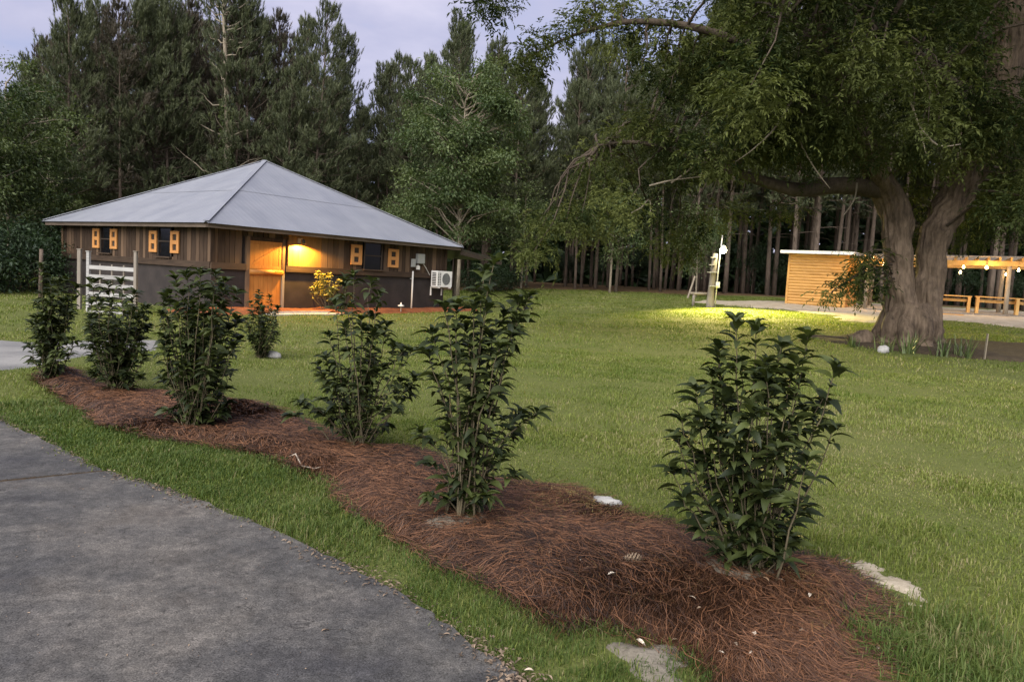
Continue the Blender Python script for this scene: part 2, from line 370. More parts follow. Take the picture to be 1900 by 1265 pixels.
# ------------------------------------------------------------------ ground
def axis(lo, hi, c, fine, grow):
    a = [c]; s = fine
    while a[-1] < hi: a.append(a[-1] + s); s *= grow
    b = [c]; s = fine
    while b[-1] > lo: b.append(b[-1] - s); s *= grow
    return np.array(sorted(set(b[1:] + a)))
def gridmesh(xs, ys, zf):
    X, Y = np.meshgrid(xs, ys); Z = zf(X, Y); nx, ny = len(xs), len(ys)
    V = np.stack([X, Y, Z], -1).reshape(-1, 3); i = np.arange(ny - 1)[:, None] * nx; j = np.arange(nx - 1)[None]
    return V, np.stack([i + j, i + j + 1, i + nx + j + 1, i + nx + j], -1).reshape(-1, 4)
def lawnz(x, y):
    r = np.hypot(x, y); return hgt(x, y) + .018 * fbm(x, y, 1.1, 3, 2) * np.clip(r / 6, 0, 1)
xs = axis(-1500, 1500, 0, .18, 1.035); ys = axis(-1500, 1500, 6, .18, 1.035)
V, F = gridmesh(xs, ys, lawnz)
g = npmesh('lawn', V, F, M['lawn'], smooth=True); tag(g, 'green mown lawn around the house', kind='structure')

def P2(lst): return [flat(x, y)[:2] for x, y in lst]
# driveway: right edge traced in the photograph
edge = P2([(1010, 1330), (960, 1262), (880, 1200), (790, 1135), (700, 1085), (600, 1035), (510, 990), (420, 955), (330, 918), (250, 893), (195, 877), (150, 855), (100, 828), (50, 803), (0, 782), (-60, 756)])
drive_poly = edge + [(-9.5, 5.0), (-9.5, -4), (1.2, -4), (.8, 1.2)]
JA, JB = flat(-60, 905)[:2], flat(200, 878)[:2]        # joint between two slabs
def slab_from(name, poly, zt, zb, mt, parent, rnd=.01):
    poly = [np.array(p[:2]) for p in poly]
    n = len(poly); cen = np.mean(poly, 0)
    ins = [p + (cen - p) / np.linalg.norm(cen - p) * rnd for p in poly]
    V = [(*p, zt) for p in ins] + [(*p, zt - rnd) for p in poly] + [(*p, zb) for p in poly]
    me = bpy.data.meshes.new(name)
    fs = [tuple(range(n))] + [(i, n + i, n + (i + 1) % n, (i + 1) % n) for i in range(n)] + [(n + i, 2 * n + i, 2 * n + (i + 1) % n, n + (i + 1) % n) for i in range(n)]
    me.from_pydata([tuple(map(float, v)) for v in V], [], fs); me.materials.append(mt); me.update()
    return link(name, me, parent)
drv = empty('driveway'); tag(drv, 'worn grey driveway of cast slabs in the foreground', kind='structure')
ji = 10                                                    # the edge point where the joint meets the edge
def rag(p, a=.02): return [np.array(q) + rng.normal(size=2) * a for q in p]
def refine(p, k=6):
    out = []
    for a, b in zip(p[:-1], p[1:]): out += [np.array(a) + (np.array(b) - np.array(a)) * i / k for i in range(k)]
    return out + [np.array(p[-1])]
jd = (JB - JA) / np.linalg.norm(JB - JA); jn = np.array([-jd[1], jd[0]])
Jfar = JA - jd * 4.5; gap = .03
near_edge = refine(edge[:ji], 5); far_edge = refine(edge[ji:], 5)
near_edge = [p + rng.normal(size=2) * .014 for p in near_edge]; far_edge = [p + rng.normal(size=2) * .014 for p in far_edge]
slab_from('slab', near_edge + [JB - jn * gap, JA - jn * gap, Jfar - jn * gap, (-9.5, -4), (1.2, -4), (.9, 1.2)], .030, -.05, M['drive'], drv)
slab_from('slab', far_edge + [(-9.5, 5.0), (-9.5, 3.0), Jfar + jn * gap, JA + jn * gap, JB + jn * gap], .022, -.05, M['drive'], drv)
mb = MB(); q = refine([Jfar, JA, JB], 30)
for a, b2 in zip(q[:-1], q[1:]): mb.bar((*a, .004), (*b2, .004 + .004 * rng.random()), gap * 2.6, .024 + .01 * rng.random())
jo = mb.build('joint_filling', M['gapdirt'], drv)

def drape(name, poly, res, mt, lift=.03, fall=.15, mound=0., ms=1.2, rag=.08, rs=3., label=None, seed=1, parent=None, sink=.02):
    """an irregular patch lying on the lawn; its edge dives under the turf"""
    poly = np.array([p[:2] for p in poly]); a = poly.min(0) - .3; b_ = poly.max(0) + .3
    xs = np.arange(a[0], b_[0], res); ys = np.arange(a[1], b_[1], res)
    X, Y = np.meshgrid(xs, ys); d = sdf(X, Y, poly) + rag * fbm(X, Y, rs, 4, seed)
    f = np.clip(d / fall, -.3, 1); f = np.where(f > 0, f * f * (3 - 2 * f), f)
    Z = lawnz(X, Y) - sink + (lift + sink) * f + mound * np.clip(f, 0, 1) * (.62 + .42 * fbm(X, Y, ms, 4, seed + 3) + .22 * fbm(X, Y, ms * 7, 3, seed))
    keep = d > -fall * .3; nx = len(xs)
    i, j = np.nonzero(keep[:-1, :-1] | keep[1:, :-1] | keep[:-1, 1:] | keep[1:, 1:])
    q = i * nx + j; F = np.stack([q, q + 1, q + nx + 1, q + nx], 1)
    V = np.stack([X, Y, Z], -1).reshape(-1, 3); used = np.unique(F); mp_ = np.zeros(len(V), int); mp_[used] = np.arange(len(used))
    o = npmesh(name, V[used], mp_[F], mt, parent, smooth=True)
    if label and not parent: tag(o, label, kind='structure')
    def zf(x, y):
        ix = np.clip(((x - xs[0]) / res).astype(int), 0, nx - 1); iy = np.clip(((y - ys[0]) / res).astype(int), 0, len(ys) - 1)
        return Z[iy, ix], d[iy, ix]
    return o, zf
bed_px = [(60, 698), (75, 716), (150, 770), (250, 815), (330, 822), (420, 835), (520, 858), (590, 895), (640, 950), (700, 1005), (790, 1040), (900, 1090), (1040, 1172), (1150, 1185), (1260, 1215), (1330, 1290), (1560, 1290), (1620, 1230), (1600, 1150), (1625, 1110), (1550, 1052), (1470, 1040), (1330, 1030), (1250, 985), (1150, 950), (1060, 918), (920, 895), (860, 880), (760, 838), (640, 828), (560, 785), (480, 750), (400, 742), (300, 730), (200, 728), (110, 684)]
bed_poly = P2(bed_px)
bed, bedz = drape('mulch_bed', bed_poly, .035, M['mulch'], .03, .22, .055, 1.6, .07, 4., 'pine straw mulch bed under the row of shrubs', 4)
sandA = P2([(1040, 1195), (1100, 1162), (1200, 1172), (1290, 1210), (1330, 1290), (1180, 1300), (1110, 1240)])
sandB = P2([(1540, 1040), (1600, 1035), (1720, 1090), (1745, 1120), (1690, 1125), (1600, 1090)])
sandC = P2([(1290, 1060), (1360, 1045), (1450, 1060), (1480, 1090), (1400, 1105), (1310, 1085)])
sandD = P2([(770, 985), (830, 960), (910, 965), (930, 985), (850, 1005), (780, 1005)])
drape('sand_patch', sandA, .03, M['greysand'], .012, .20, .03, 9, .12, 6, 'bare grey sand patch at the lower edge of the mulch', 2)
drape('sand_patch', sandB, .03, M['sand'], -.002, .22, .040, 9, .2, 6, 'pale sand streak in the grass right of the nearest shrub', 3)
def bedpatch(poly, name, mt, label, seed):
    poly = np.array(poly); a = poly.min(0) - .1; b_ = poly.max(0) + .1; xs = np.arange(a[0], b_[0], .02); ys = np.arange(a[1], b_[1], .02)
    X, Y = np.meshgrid(xs, ys); d = sdf(X, Y, poly) + .04 * fbm(X, Y, 8, 3, seed); z, _ = bedz(X, Y)
    Z = np.maximum(z, lawnz(X, Y)) - .02 + .034 * np.clip(d / .08, 0, 1) + .008 * fbm(X, Y, 9, 3, seed); nx = len(xs)
    i, j = np.nonzero(d[:-1, :-1] > -.02); q = i * nx + j
    V = np.stack([X, Y, Z], -1).reshape(-1, 3); o = npmesh(name, V, np.stack([q, q + 1, q + nx + 1, q + nx], 1), mt, smooth=True)
    tag(o, label, kind='structure')
bedpatch(sandC, 'sand_patch', M['greysand'], 'sandy soil around the foot of the nearest shrub', 5)
bedpatch(sandD, 'sand_patch', M['greysand'], 'sandy soil around the foot of the tallest shrub', 6)
# far arm of the driveway, left behind the shrubs
farpx = [(-260, 632), (0, 632), (70, 636), (200, 632), (300, 630), (296, 652), (210, 655), (130, 668), (60, 684), (0, 690), (-260, 720)]
far_poly = P2(farpx)
o, _ = drape('driveway_arm', far_poly, .12, M['drive_far'], .025, .15, 0, 1, .05, 2, 'grey arm of the driveway passing behind the shrubs at left', 7)
# forest floor, sandy path, soil bed of the big tree, red mulch at the house wall
def G(px, dep): return ground(px, dep)[:2]
floor_poly = [(-70, 33), (-22, 36), (-14, 40), (-2, 44), G(1000, 46.5), G(1200, 46), G(1290, 44), G(1420, 47), G(1600, 47.5), (30, 46), (60, 46), (80, 110), (-80, 110)]
o, _ = drape('forest_floor', floor_poly, .8, M['floor'], .05, 2., 0, 1, .6, .5, 'needle strewn ground under the pines', 8, sink=.05)
path_poly = [G(1300, 38.5), G(1345, 37.5)] + [hit(x_, y_)[:2] for x_, y_ in ((1420, 572), (1500, 582), (1600, 596), (1650, 600), (1760, 595), (1850, 606), (1920, 613))] + [G(2150, 28), (33, 36), (30, 41), (18, 42), G(1480, 42), G(1380, 41), G(1290, 40)]
o, _ = drape('sand_path', path_poly, .12, M['sand'], .02, .6, .05, 1.2, .9, 1.0, 'pale sandy ground between the shed and the pergola', 9)
soil_poly = [G(1505, 21.6), G(1560, 20.4), G(1640, 19.2), G(1760, 18.3), G(1900, 17.6), G(2050, 17.4), G(2050, 21), G(1900, 22), G(1700, 22.6), G(1560, 22.8)]
soil, soilz = drape('planting_bed', soil_poly, .08, M['soil'], .06, .35, .06, 1.5, .25, 1.5, 'dark soil bed around the big forked tree', 10)
def hw(t, off, z=0.): return HC + _hu * t - _hv * off + np.array([0, 0, z])     # along the right wall, off metres in front of it
red_poly = [hw(-1.0, 1.6)[:2], hw(2.2, 1.3)[:2], hw(3.6, 1.5)[:2], hw(5, 1.35)[:2], hw(7, 1.1)[:2], hw(9, 1.0)[:2], hw(11.5, .9)[:2], hw(11.5, -.2)[:2], hw(-.2, -.2)[:2], hw(-1.5, -.5)[:2]]
o, _ = drape('mulch_strip', red_poly, .08, M['redmulch'], .10, .3, .05, 1.5, .1, 2., 'red mulch strip along the foot of the house wall', 11)
NOGRASS = [(drive_poly, .0), (far_poly, .02), (bed_poly, .06), (sandA, .02), (sandB, .03), (path_poly, .3), (soil_poly, .15), (red_poly, .1), (floor_poly, 3.)]
# ------------------------------------------------------------------ house
EH, AH, OV, BH = 2.575, 5.33, .49, 1.285
house = empty('house', HC, HYAW)
tag(house, 'low weathered board house with hipped metal roof and stained dutch door', 'house')
def wall_rt(px, py):                      # right wall: (t, z)
    d = ray(px, py); n = _hv; s = ((HC - CAM) @ n) / (d @ n); p = CAM + d * s - HC; return p @ _hu, p[2]
def wall_lf(px, py):
    d = ray(px, py); n = _hu; s = ((HC - CAM) @ n) / (d @ n); p = CAM + d * s - HC; return p @ _hv, p[2]
EMB = -.3
mb = MB(); mb.box(.0, HB, .0, HA, EMB, BH); mb.box(.04, HB - .04, .04, HA - .04, BH, EH)
mb.build('masonry_wall', M['block'], house)
dl, dr = wall_rt(461, 530)[0], wall_rt(520, 530)[0]; dz1 = wall_rt(494, 447)[1]
wins_r = [(wall_rt(674, 480)[0], wall_rt(708, 480)[0], wall_rt(690, 500)[1], EH - .12)]
wins_l = [(wall_lf(209, 450)[0], wall_lf(188, 450)[0], wall_lf(198, 469)[1], EH - .10), (wall_lf(320, 450)[0], wall_lf(295, 450)[0], wall_lf(308, 476)[1], EH - .10)]
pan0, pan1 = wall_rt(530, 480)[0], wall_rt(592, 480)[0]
def boards(L, wins, place, door=None):
    t = .0
    while t < L - .02:
        wd = min(random.uniform(.15, .27), L - t); th = .030 + random.uniform(0, .006); g0 = random.uniform(.004, .014)
        segs = [(BH + .06, EH)]
        for a, b2, z0, z1 in wins:
            if t + wd > a and t < b2: segs = [(BH + .06, z0), (z1, EH)]
        if door and t + wd > door[0] - .14 and t < door[1] + .14:
            segs = [(dz1 + .1, EH)]
        for z0, z1 in segs:
            if z1 - z0 < .05: continue
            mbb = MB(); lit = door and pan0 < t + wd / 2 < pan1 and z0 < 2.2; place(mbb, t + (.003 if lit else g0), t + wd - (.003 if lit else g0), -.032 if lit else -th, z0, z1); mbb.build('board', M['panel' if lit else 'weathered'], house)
        t += wd
pr = lambda m_, a, b2, th, z0, z1: m_.box(a, b2, th, .038, z0, z1)
pl = lambda m_, a, b2, th, z0, z1: m_.box(th, .038, a, b2, z0, z1)
random.seed(3)
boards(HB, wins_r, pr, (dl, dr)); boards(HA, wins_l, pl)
boards(HA, [], lambda m_, a, b2, th, z0, z1: m_.box(HB - .038, HB - th, a, b2, z0, z1))
boards(HB, [], lambda m_, a, b2, th, z0, z1: m_.box(a, b2, HA - .038, HA - th, z0, z1))
for a, b2 in ((-.05, dl - .15), (dr + .15, HB + .05)):
    MB().box(a, b2, -.075, .0, BH - .02, BH + .17).build('band_board', M['band'], house)
o = MB().box(-.02, HA + .05, -.075, .0, BH - .02, BH + .17).build('band_board', M['band'], house); o.rotation_euler = (0, 0, math.pi / 2); o.scale = (1, -1, 1)
for x0, x1, y0, y1 in ((-.075, .05, -.078, -.046), (-.078, -.046, -.045, .09), (-.07, -.03, HA - .06, HA + .05), (HB - .05, HB + .06, -.072, -.03)):
    MB().box(x0, x1, y0, y1, BH + .175, EH).build('corner_board', M['weathered'], house)
# windows, shutters
def window(a, b2, z0, z1, lf):
    w_ = empty('window', parent=house)
    if lf: w_.rotation_euler = (0, 0, math.pi / 2); w_.scale = (1, -1, 1)
    MB().box(a, b2, -.012, .039, z0, z1).build('pane', M['glass'], w_)
    f = MB(); f.box(a, a + .045, -.045, -.013, z0, z1).box(b2 - .045, b2, -.045, -.013, z0, z1).box(a + .045, b2 - .045, -.043, -.013, z1 - .05, z1).box(a + .045, b2 - .045, -.043, -.013, (z0 + z1) / 2 - .02, (z0 + z1) / 2 + .02)
    f.build('frame', M['darkwood'], w_)
    MB().box(a - .06, b2 + .06, -.13, -.046, z0 - .045, z0).build('sill', M['band'], w_)
def shutter(a, b2, z0, z1, lf, name='shutter'):
    c = MB(); wd = b2 - a; h = z1 - z0; s = wd * .27; y0, y1 = -.088, -.052
    c.box(a, a + s, y0, y1, z0, z1).box(b2 - s, b2, y0, y1, z0, z1)
    hz = [0, .13, .40, .58, .85, 1]
    for k in (0, 2, 4): c.box(a + s, b2 - s, y0 + .001, y1 - .001, z0 + hz[k] * h, z0 + hz[k + 1] * h)
    o = c.build(name, M['shutter'], house)
    MB().box(a + s, b2 - s, y1 + .001, y1 + .004, z0 + .05, z1 - .05).build('recess_board', M['darkwood'], o)
    if lf: o.rotation_euler = (0, 0, math.pi / 2); o.scale = (1, -1, 1)
for x in wins_r: window(*x, False)
for x in wins_l: window(*x, True)
def shp(f, x0, x1, y0, y1):
    xm, ym = (x0 + x1) / 2, (y0 + y1) / 2; a = sorted((f(x0, ym)[0], f(x1, ym)[0])); z = sorted((f(xm, y1)[1], f(xm, y0)[1])); return a[0], a[1], z[0], z[1]
shutter(*shp(wall_rt, 649, 669, 454, 491), False); shutter(*shp(wall_rt, 718, 737, 462, 496), False)
shutter(*shp(wall_lf, 176, 188, 424, 460), True); shutter(*shp(wall_lf, 208.5, 221, 425, 462), True)
shutter(*shp(wall_lf, 281, 295, 428.5, 467.7), True); shutter(*shp(wall_lf, 320.5, 336, 429, 470), True)
# door
door = empty('door', parent=house); dz0 = .1; mid = wall_rt(490, 505)[1]
n = 7
for k in range(n):
    a, b2 = dl + (dr - dl) * k / n, dl + (dr - dl) * (k + 1) / n
    MB().box(a + .003, b2 - .003, -.035, .0, mid + .06, dz1 - .02).build('plank', M['door'], door)
    MB().box(a + .003, b2 - .003, -.035, .0, dz0, mid - .06).build('plank', M['door'], door)
o = MB().tube([(dl - .02, -.055, mid), (dr + .02, -.055, mid)], .085, 12).build('mid_rail', M['door'], door, True)
for z0, z1 in ((dz1 - .12, dz1 - .02), (mid + .1, mid + .2), (dz0, dz0 + .14)):
    MB().box(dl, dr, -.045, -.0355, z0, z1).build('cross_rail', M['door'], door)
for x0, x1 in ((dl, dl + .1), (dr - .1, dr)):
    MB().box(x0, x1, -.044, -.036, mid + .202, dz1 - .122).build('stile', M['door'], door)
MB().bar((dl + .1, -.04, mid + .24), (dr - .1, -.04, dz1 - .18), .012, .07, (0, 0, 1)).build('brace', M['door'], door)
hb = MB(); hb.tube([(dr - .3, -.14, mid + .02), (dr - .3, -.19, mid + .02), (dr - .1, -.19, mid + .02), (dr - .1, -.14, mid + .02)], .012, 8); hb.build('handle', M['dark_metal'], door)
MB().box(dl - .13, dl - .01, -.06, .038, dz0, dz1 + .1).build('door_jamb', M['weathered'], house)
MB().box(dr + .01, dr + .11, -.06, .038, BH - .1, dz1 + .1).build('door_jamb', M['weathered'], house)
MB().box(dr + .01, dr + .11, -.06, .005, dz0, BH - .102).build('door_jamb', M['greywood'], house)
MB().box(dl - .0, dr + .0, -.058, .038, dz1, dz1 + .098).build('door_head', M['weathered'], house)
# door step
st = empty('door_step', hw((dl + dr) / 2 + .35, 0), HYAW); tag(st, 'low concrete doorstep slab in front of the dutch door', 'step')
MB().box(-1.0, 1.25, -1.25, -.08, -.1, .09).build('tread', M['concrete'], st); MB().box(-1.25, 1.5, -1.75, -1.251, -.1, .045).build('lower_tread', M['concrete'], st)
# roof: lapped sheets, two tiers on each side
roof = empty('roof', parent=house)
cx, cy = HB / 2, HA / 2
deck = MB()
def rp(x, y):                              # roof height above a plan point
    kx = (x + OV) / (cx + OV) if x < cx else (HB + OV - x) / (cx + OV); ky = (y + OV) / (cy + OV) if y < cy else (HA + OV - y) / (cy + OV)
    return EH + (AH - EH) * min(kx, ky)
c4 = [(-OV, -OV), (HB + OV, -OV), (HB + OV, HA + OV), (-OV, HA + OV)]
deck.add([(*p, EH - .01) for p in c4] + [(cx, cy, AH - .03)], [np.array([(0, 3, 2, 1)]), np.array([(0, 1, 4), (1, 2, 4), (2, 3, 4), (3, 0, 4)])])
deck.build('roof_deck', M['dark'], roof)
def face(side):
    L = (HB if side in (0, 2) else HA) + 2 * OV; D = (HA if side in (0, 2) else HB) / 2 + OV; half = L / 2
    def world(s, r, z):                   # s along the eave, r towards the apex (0..1)
        if side == 0: x, y = -OV + s, -OV + r * D
        elif side == 2: x, y = HB + OV - s, HA + OV - r * D
        elif side == 1: x, y = HB + OV - r * D, -OV + s
        else: x, y = -OV + r * D, HA + OV - s
        return x, y, EH + (AH - EH) * r + z
    wd = .76; brk = .46
    n = int(math.ceil(half / wd)); ed = sorted(set([half + i * wd for i in range(-n + 1, n)] + [0, L]))
    for a, b2 in zip(ed[:-1], ed[1:]):
        for tier in (0, 1):
            us = []; s = a
            for k in range(5):
                p = a + (b2 - a) * k / 4
                us += [(p - .022, 0), (p, .006), (p + .022, 0)] if 0 < k < 4 else [(p, .006)] if k in (0,) else [(p, .006)]
                if k == 0: us += [(p + .022, 0)]
                if k == 3: us += [(b2 - .022, 0)]
            us = [(min(max(u, a), b2), h) for u, h in us]
            if a < half < b2: us.append((half, 0)); us.sort()
            V = []; F = []
            top = lambda u: min(u, L - u) / half
            r0 = -.012 if tier == 0 else brk - .02; zo = .006 if tier == 0 else .016
            for u, h in us:
                r1 = max(min(top(u), brk) if tier == 0 else top(u), r0)
                V += [world(u, min(r0, r1), h + zo), world(u, r1, h + zo)]
            if tier == 1 and max(top(u) for u, h in us) <= brk: continue
            for k in range(len(us) - 1): F.append((2 * k, 2 * k + 2, 2 * k + 3, 2 * k + 1))
            npmesh('roof_sheet', np.array(V), np.array(F), M['roof'], roof)
for s_ in range(4): face(s_)
for p in c4: MB().bar((p[0], p[1], EH + .035), (cx, cy, AH + .03), .16, .02).build('hip_cap', M['roof'], roof)
for k in range(4):
    a, b2 = np.array(c4[k]), np.array(c4[(k + 1) % 4]); n_ = (np.array([cx, cy]) - (a + b2) / 2); n_ = n_ / np.linalg.norm(n_); d_ = (b2 - a) / np.linalg.norm(b2 - a)
    a2, b3 = a + n_ * .045 + d_ * .06, b2 + n_ * .045 - d_ * .06
    o = MB().bar((0, 0, 0), (np.linalg.norm(b3 - a2), 0, 0), .035, .13).build('fascia', M['fascia'], house)
    o.location = (*a2, EH - .085); o.rotation_euler = (0, 0, math.atan2(d_[1], d_[0]))
# lean-to at the far end
lean = empty('lean_to', HC + _hu * HB, HYAW); tag(lean, 'dark lean-to roof on a post at the right end of the house', 'shelter')
MB().bar((.55, 1.7, EH - .12), (3.2, 1.7, EH - .42), 4.2, .06).build('roof_sheet', M['dark_metal'], lean)
MB().bar((.5, -.38, EH - .24), (3.2, -.38, EH - .53), .05, .16).build('fascia', M['darkwood'], lean)
MB().tube([(2.5, 1.6, -.3), (2.5, 1.6, EH - .42)], .085, 10).build('post', M['palebark'], lean, True)
# wall lamp
lt, lz = wall_rt(553, 447)
lampw = empty('wall_lamp', hw(lt, .0, lz), HYAW); tag(lampw, 'small hooded wall lamp glowing right of the dutch door', 'lamp')
MB().box(-.05, .05, -.075, -.045, -.07, .09).build('back_plate', M['grey_metal'], lampw)
MB().tube([(0, -.06, .06), (0, -.20, .08), (0, -.28, .02)], .016, 8).build('arm', M['grey_metal'], lampw)
MB().lathe([(.001, .05), (.035, .045), (.05, .0), (.06, -.09), (.056, -.09), (.045, 0), (.001, .03)], (0, -.28, 0), 14).build('hood', M['dark_metal'], lampw, True)
MB().lathe([(.001, .02), (.03, .0), (.033, -.04), (.02, -.062), (.001, -.068)], (0, -.28, 0), 12).build('bulb', M['sconce'], lampw, True)
ld = bpy.data.lights.new('wall_lamp_light', 'SPOT'); ld.energy = 480; ld.color = (1, .52, .09); ld.spot_size = R(165); ld.spot_blend = .25; ld.shadow_soft_size = .035
lo_ = bpy.data.objects.new('wall_lamp_light', ld); COL.objects.link(lo_); lo_.parent = lampw; lo_.location = (0, -.30, -.10)
# air conditioner
t0, z0 = wall_rt(806, 530); t1, z1 = wall_rt(838, 505)
ac = empty('air_conditioner', hw((t0 + t1) / 2 - .40, 0, z0 - .03), HYAW); tag(ac, 'white outdoor air conditioner unit hung on the dark house wall', 'air conditioner')
AW, AD, AHH = .86, .32, .62
x0, x1, y0, y1 = -AW / 2, AW / 2, -.12 - AD, -.12
MB().box(x0, x1, y0, y1, 0, AHH).build('casing', M['white_metal'], ac)
g_ = MB()
an = np.linspace(0, 2 * math.pi, 33); fx, fz, fr = x0 + .52, AHH * .5, .23
V = [(fx, y0 - .004, fz)] + [(fx + fr * math.cos(a), y0 - .004, fz + fr * math.sin(a)) for a in an[:-1]]
g_.add(V, np.array([(0, 1 + (i + 1) % 32, 1 + i) for i in range(32)])); fan = g_.build('fan_opening', M['dark'], ac)
for k in range(9):
    xx = fx - fr + .025 + k * (2 * fr - .05) / 8; hh = math.sqrt(max(fr * fr - (xx - fx) ** 2, .001))
    MB().box(xx - .006, xx + .006, y0 - .014, y0 - .006, fz - hh, fz + hh).build('grille_bar', M['grey_metal'], fan)
for s_ in (0, 1):
    for k in range(8): MB().box(x0 + .05 + s_ * .1, x0 + .11 + s_ * .1, y0 - .004, y0 + .01, .06 + k * .063, .10 + k * .063).build('louvre_slot', M['dark'], ac)
for k in range(8): MB().box(x0 - .004, x0 + .01, y0 + .06, y1 - .06, .06 + k * .063, .10 + k * .063).build('louvre_slot', M['dark'], ac)
for xx in (x0 + .12, x1 - .12): MB().box(xx - .02, xx + .02, y0 - .05, -.0, -.05, -.012).box(xx - .02, xx + .02, -.04, -.0, -.35, -.05).box(xx - .02, xx + .02, y0 + .02, y0 + .06, -.0122, .001).box(xx - .02, xx + .02, y1 - .06, y1 - .02, -.0122, .001).build('bracket', M['white_metal'], ac)
# electric service: conduit mast, boxes
t0, _z = wall_rt(759, 573); mast = empty('meter_mast', hw(t0, .12, 0), HYAW); tag(mast, 'pale conduit mast with a narrow meter box beside the wall', 'meter')
MB().tube([(0, 0, -.1), (0, 0, 1.5)], .032, 10).build('conduit', M['conduit'], mast, True)
zz = wall_rt(764, 495)[1]; MB().box(-.075, .075, -.05, .05, zz, zz + .30).build('meter_box', M['grey_metal'], mast)
MB().box(-.03, .03, .0, .12, 1.2, 1.23).build('clamp', M['grey_metal'], mast)
a, b2, z0, z1 = shp(wall_rt, 770, 783, 471, 489)
pb = empty('breaker_box', hw((a + b2) / 2, 0, z0), HYAW); tag(pb, 'square grey breaker box on the boards above the air conditioner', 'electric box')
wd = b2 - a; MB().box(-wd / 2, wd / 2, -.16, -.04, 0, z1 - z0).build('case', M['grey_metal'], pb)
MB().box(-wd / 2 + .02, wd / 2 - .02, -.172, -.1605, .02, z1 - z0 - .02).build('cover', M['grey_metal'], pb)
MB().tube([(wd / 2 - .03, -.1, .0), (wd / 2 + .12, -.09, -.12), (wd / 2 + .38, -.09, -.42)], .014, 8).build('cable', M['conduit'], pb)
a, z0 = wall_rt(772.5, 498)[0], wall_rt(772.5, 500)[1]
sk = empty('outlet_cover', hw(a, 0, z0), HYAW); tag(sk, 'small white weatherproof outlet below the grey breaker box', 'outlet')
MB().box(-.06, .06, -.13, -.04, 0, .14).build('case', M['white_metal'], sk); MB().lathe([(.001, .03), (.045, .02), (.05, 0)], (0, -.085, .14), 12).build('lid', M['white_metal'], sk)
# ------------------------------------------------------------------ white slat gate left of the house
def post_at(px, py_top, depth, half):
    p = ground(px, depth, py_top); top = at(px, py_top, depth); return p, top[2] - p[2]
gd = 19.5
pA, hA = post_at(164, 467, gd, .08); pB, hB_ = post_at(252, 467, gd - .2, .08)
gate = empty('slat_fence', pA); tag(gate, 'whitewashed slat fence panel between two posts left of the house', 'fence')
dv = pB - pA; gl = np.linalg.norm(dv[:2]); gate.rotation_euler = (0, 0, math.atan2(dv[1], dv[0]))
for x_, h_ in ((0, hA), (gl, hB_)): MB().box(x_ - .038, x_ + .038, -.03, .05, -.3, h_).box(x_ - .05, x_ + .05, -.045, .065, h_, h_ + .02).build('post', M['whitewood' if x_ == 0 else 'greywood'], gate)
for k in range(7):
    z = hA - .38 - k * .235
    o = MB().bar((.04, -.015, z + random.uniform(-.015, .015)), (gl - .04, -.015, z + random.uniform(-.02, .02)), .02, .10).build('slat', M['whitewood'], gate)
for x_ in (gl * .25, gl * .5, gl * .75): MB().box(x_ - .02, x_ + .02, -.004, .025, .1, hA - .3).build('batten', M['greywood'], gate)
p, h_ = post_at(148, 463, 20.3, .07); o = MB().box(-.045, .045, -.045, .045, -.3, h_).box(-.055, .055, -.055, .055, h_, h_ + .02).build('fence_post', M['greywood']); o.location = p
tag(o, 'lone weathered fence post just left of the white slat fence', 'post')
p, h_ = post_at(75, 462, 24, .07); o = MB().tube([(0, 0, -.3), (.02, 0, h_ * .6), (.03, 0, h_)], [.07, .06, .055], 10).build('fence_post', M['pinebark'], None, True); o.location = p
tag(o, 'round grey fence post at the dark wood edge far left', 'post')
# ------------------------------------------------------------------ log sided shed
sc_p = ground(1567, 37.0); shed = empty('shed', sc_p, R(-36)); tag(shed, 'small orange log-sided shed with white roof edge', 'shed')
SW, SD, SH = 2.85, 2.5, 2.62
MB().box(-SW + .04, -.04, .04, SD - .04, -.3, SH).build('core_wall', M['siding'], shed)
nb = 17; bh_ = (SH - .05) / nb
prof = [(.0, 0), (-.018, .012), (-.032, bh_ * .35), (-.034, bh_ * .6), (-.022, bh_ * .88), (-.002, bh_ - .004)]
def logboard(L):
    V = [(x, y - .0, z) for x in (0, L) for y, z in prof]; k = len(prof)
    F = np.array([(i, i + 1, k + i + 1, k + i) for i in range(k - 1)])[:, ::-1]; return npmesh('siding_board', np.array(V), F, M['siding'], only_mesh=True)
mF, mS = logboard(SW - .16), logboard(SD - .16)
for k in range(nb):
    z = .05 + k * bh_
    for me, loc, rz in ((mF, (-SW + .08, .04, z), 0), (mS, (-.04, .08, z), math.pi / 2), (mF, (-.08, SD - .04, z), math.pi), (mS, (-SW + .04, SD - .08, z), -math.pi / 2)):
        o = link('siding_board', me, shed); o.location = loc; o.rotation_euler = (0, 0, rz)
for x_, y_ in ((-.04, .04), (-SW + .04, .04), (-.04, SD - .04), (-SW + .04, SD - .04)): MB().box(x_ - .055, x_ + .055, y_ - .055, y_ + .055, .0, SH).build('corner_post', M['siding'], shed)
MB().box(-SW - .32, .28, -.35, SD + .3, SH + .002, SH + .05).build('roof_sheet', M['roof'], shed)
for a, b2 in (((-SW - .34, -.37), (.30, -.37)), ((.30, -.37), (.30, SD + .32)), ((.30, SD + .32), (-SW - .34, SD + .32)), ((-SW - .34, SD + .32), (-SW - .34, -.37))):
    MB().bar((*a, SH + .06), (*b2, SH + .06), .03, .15).build('roof_edge', M['white_metal'], shed)
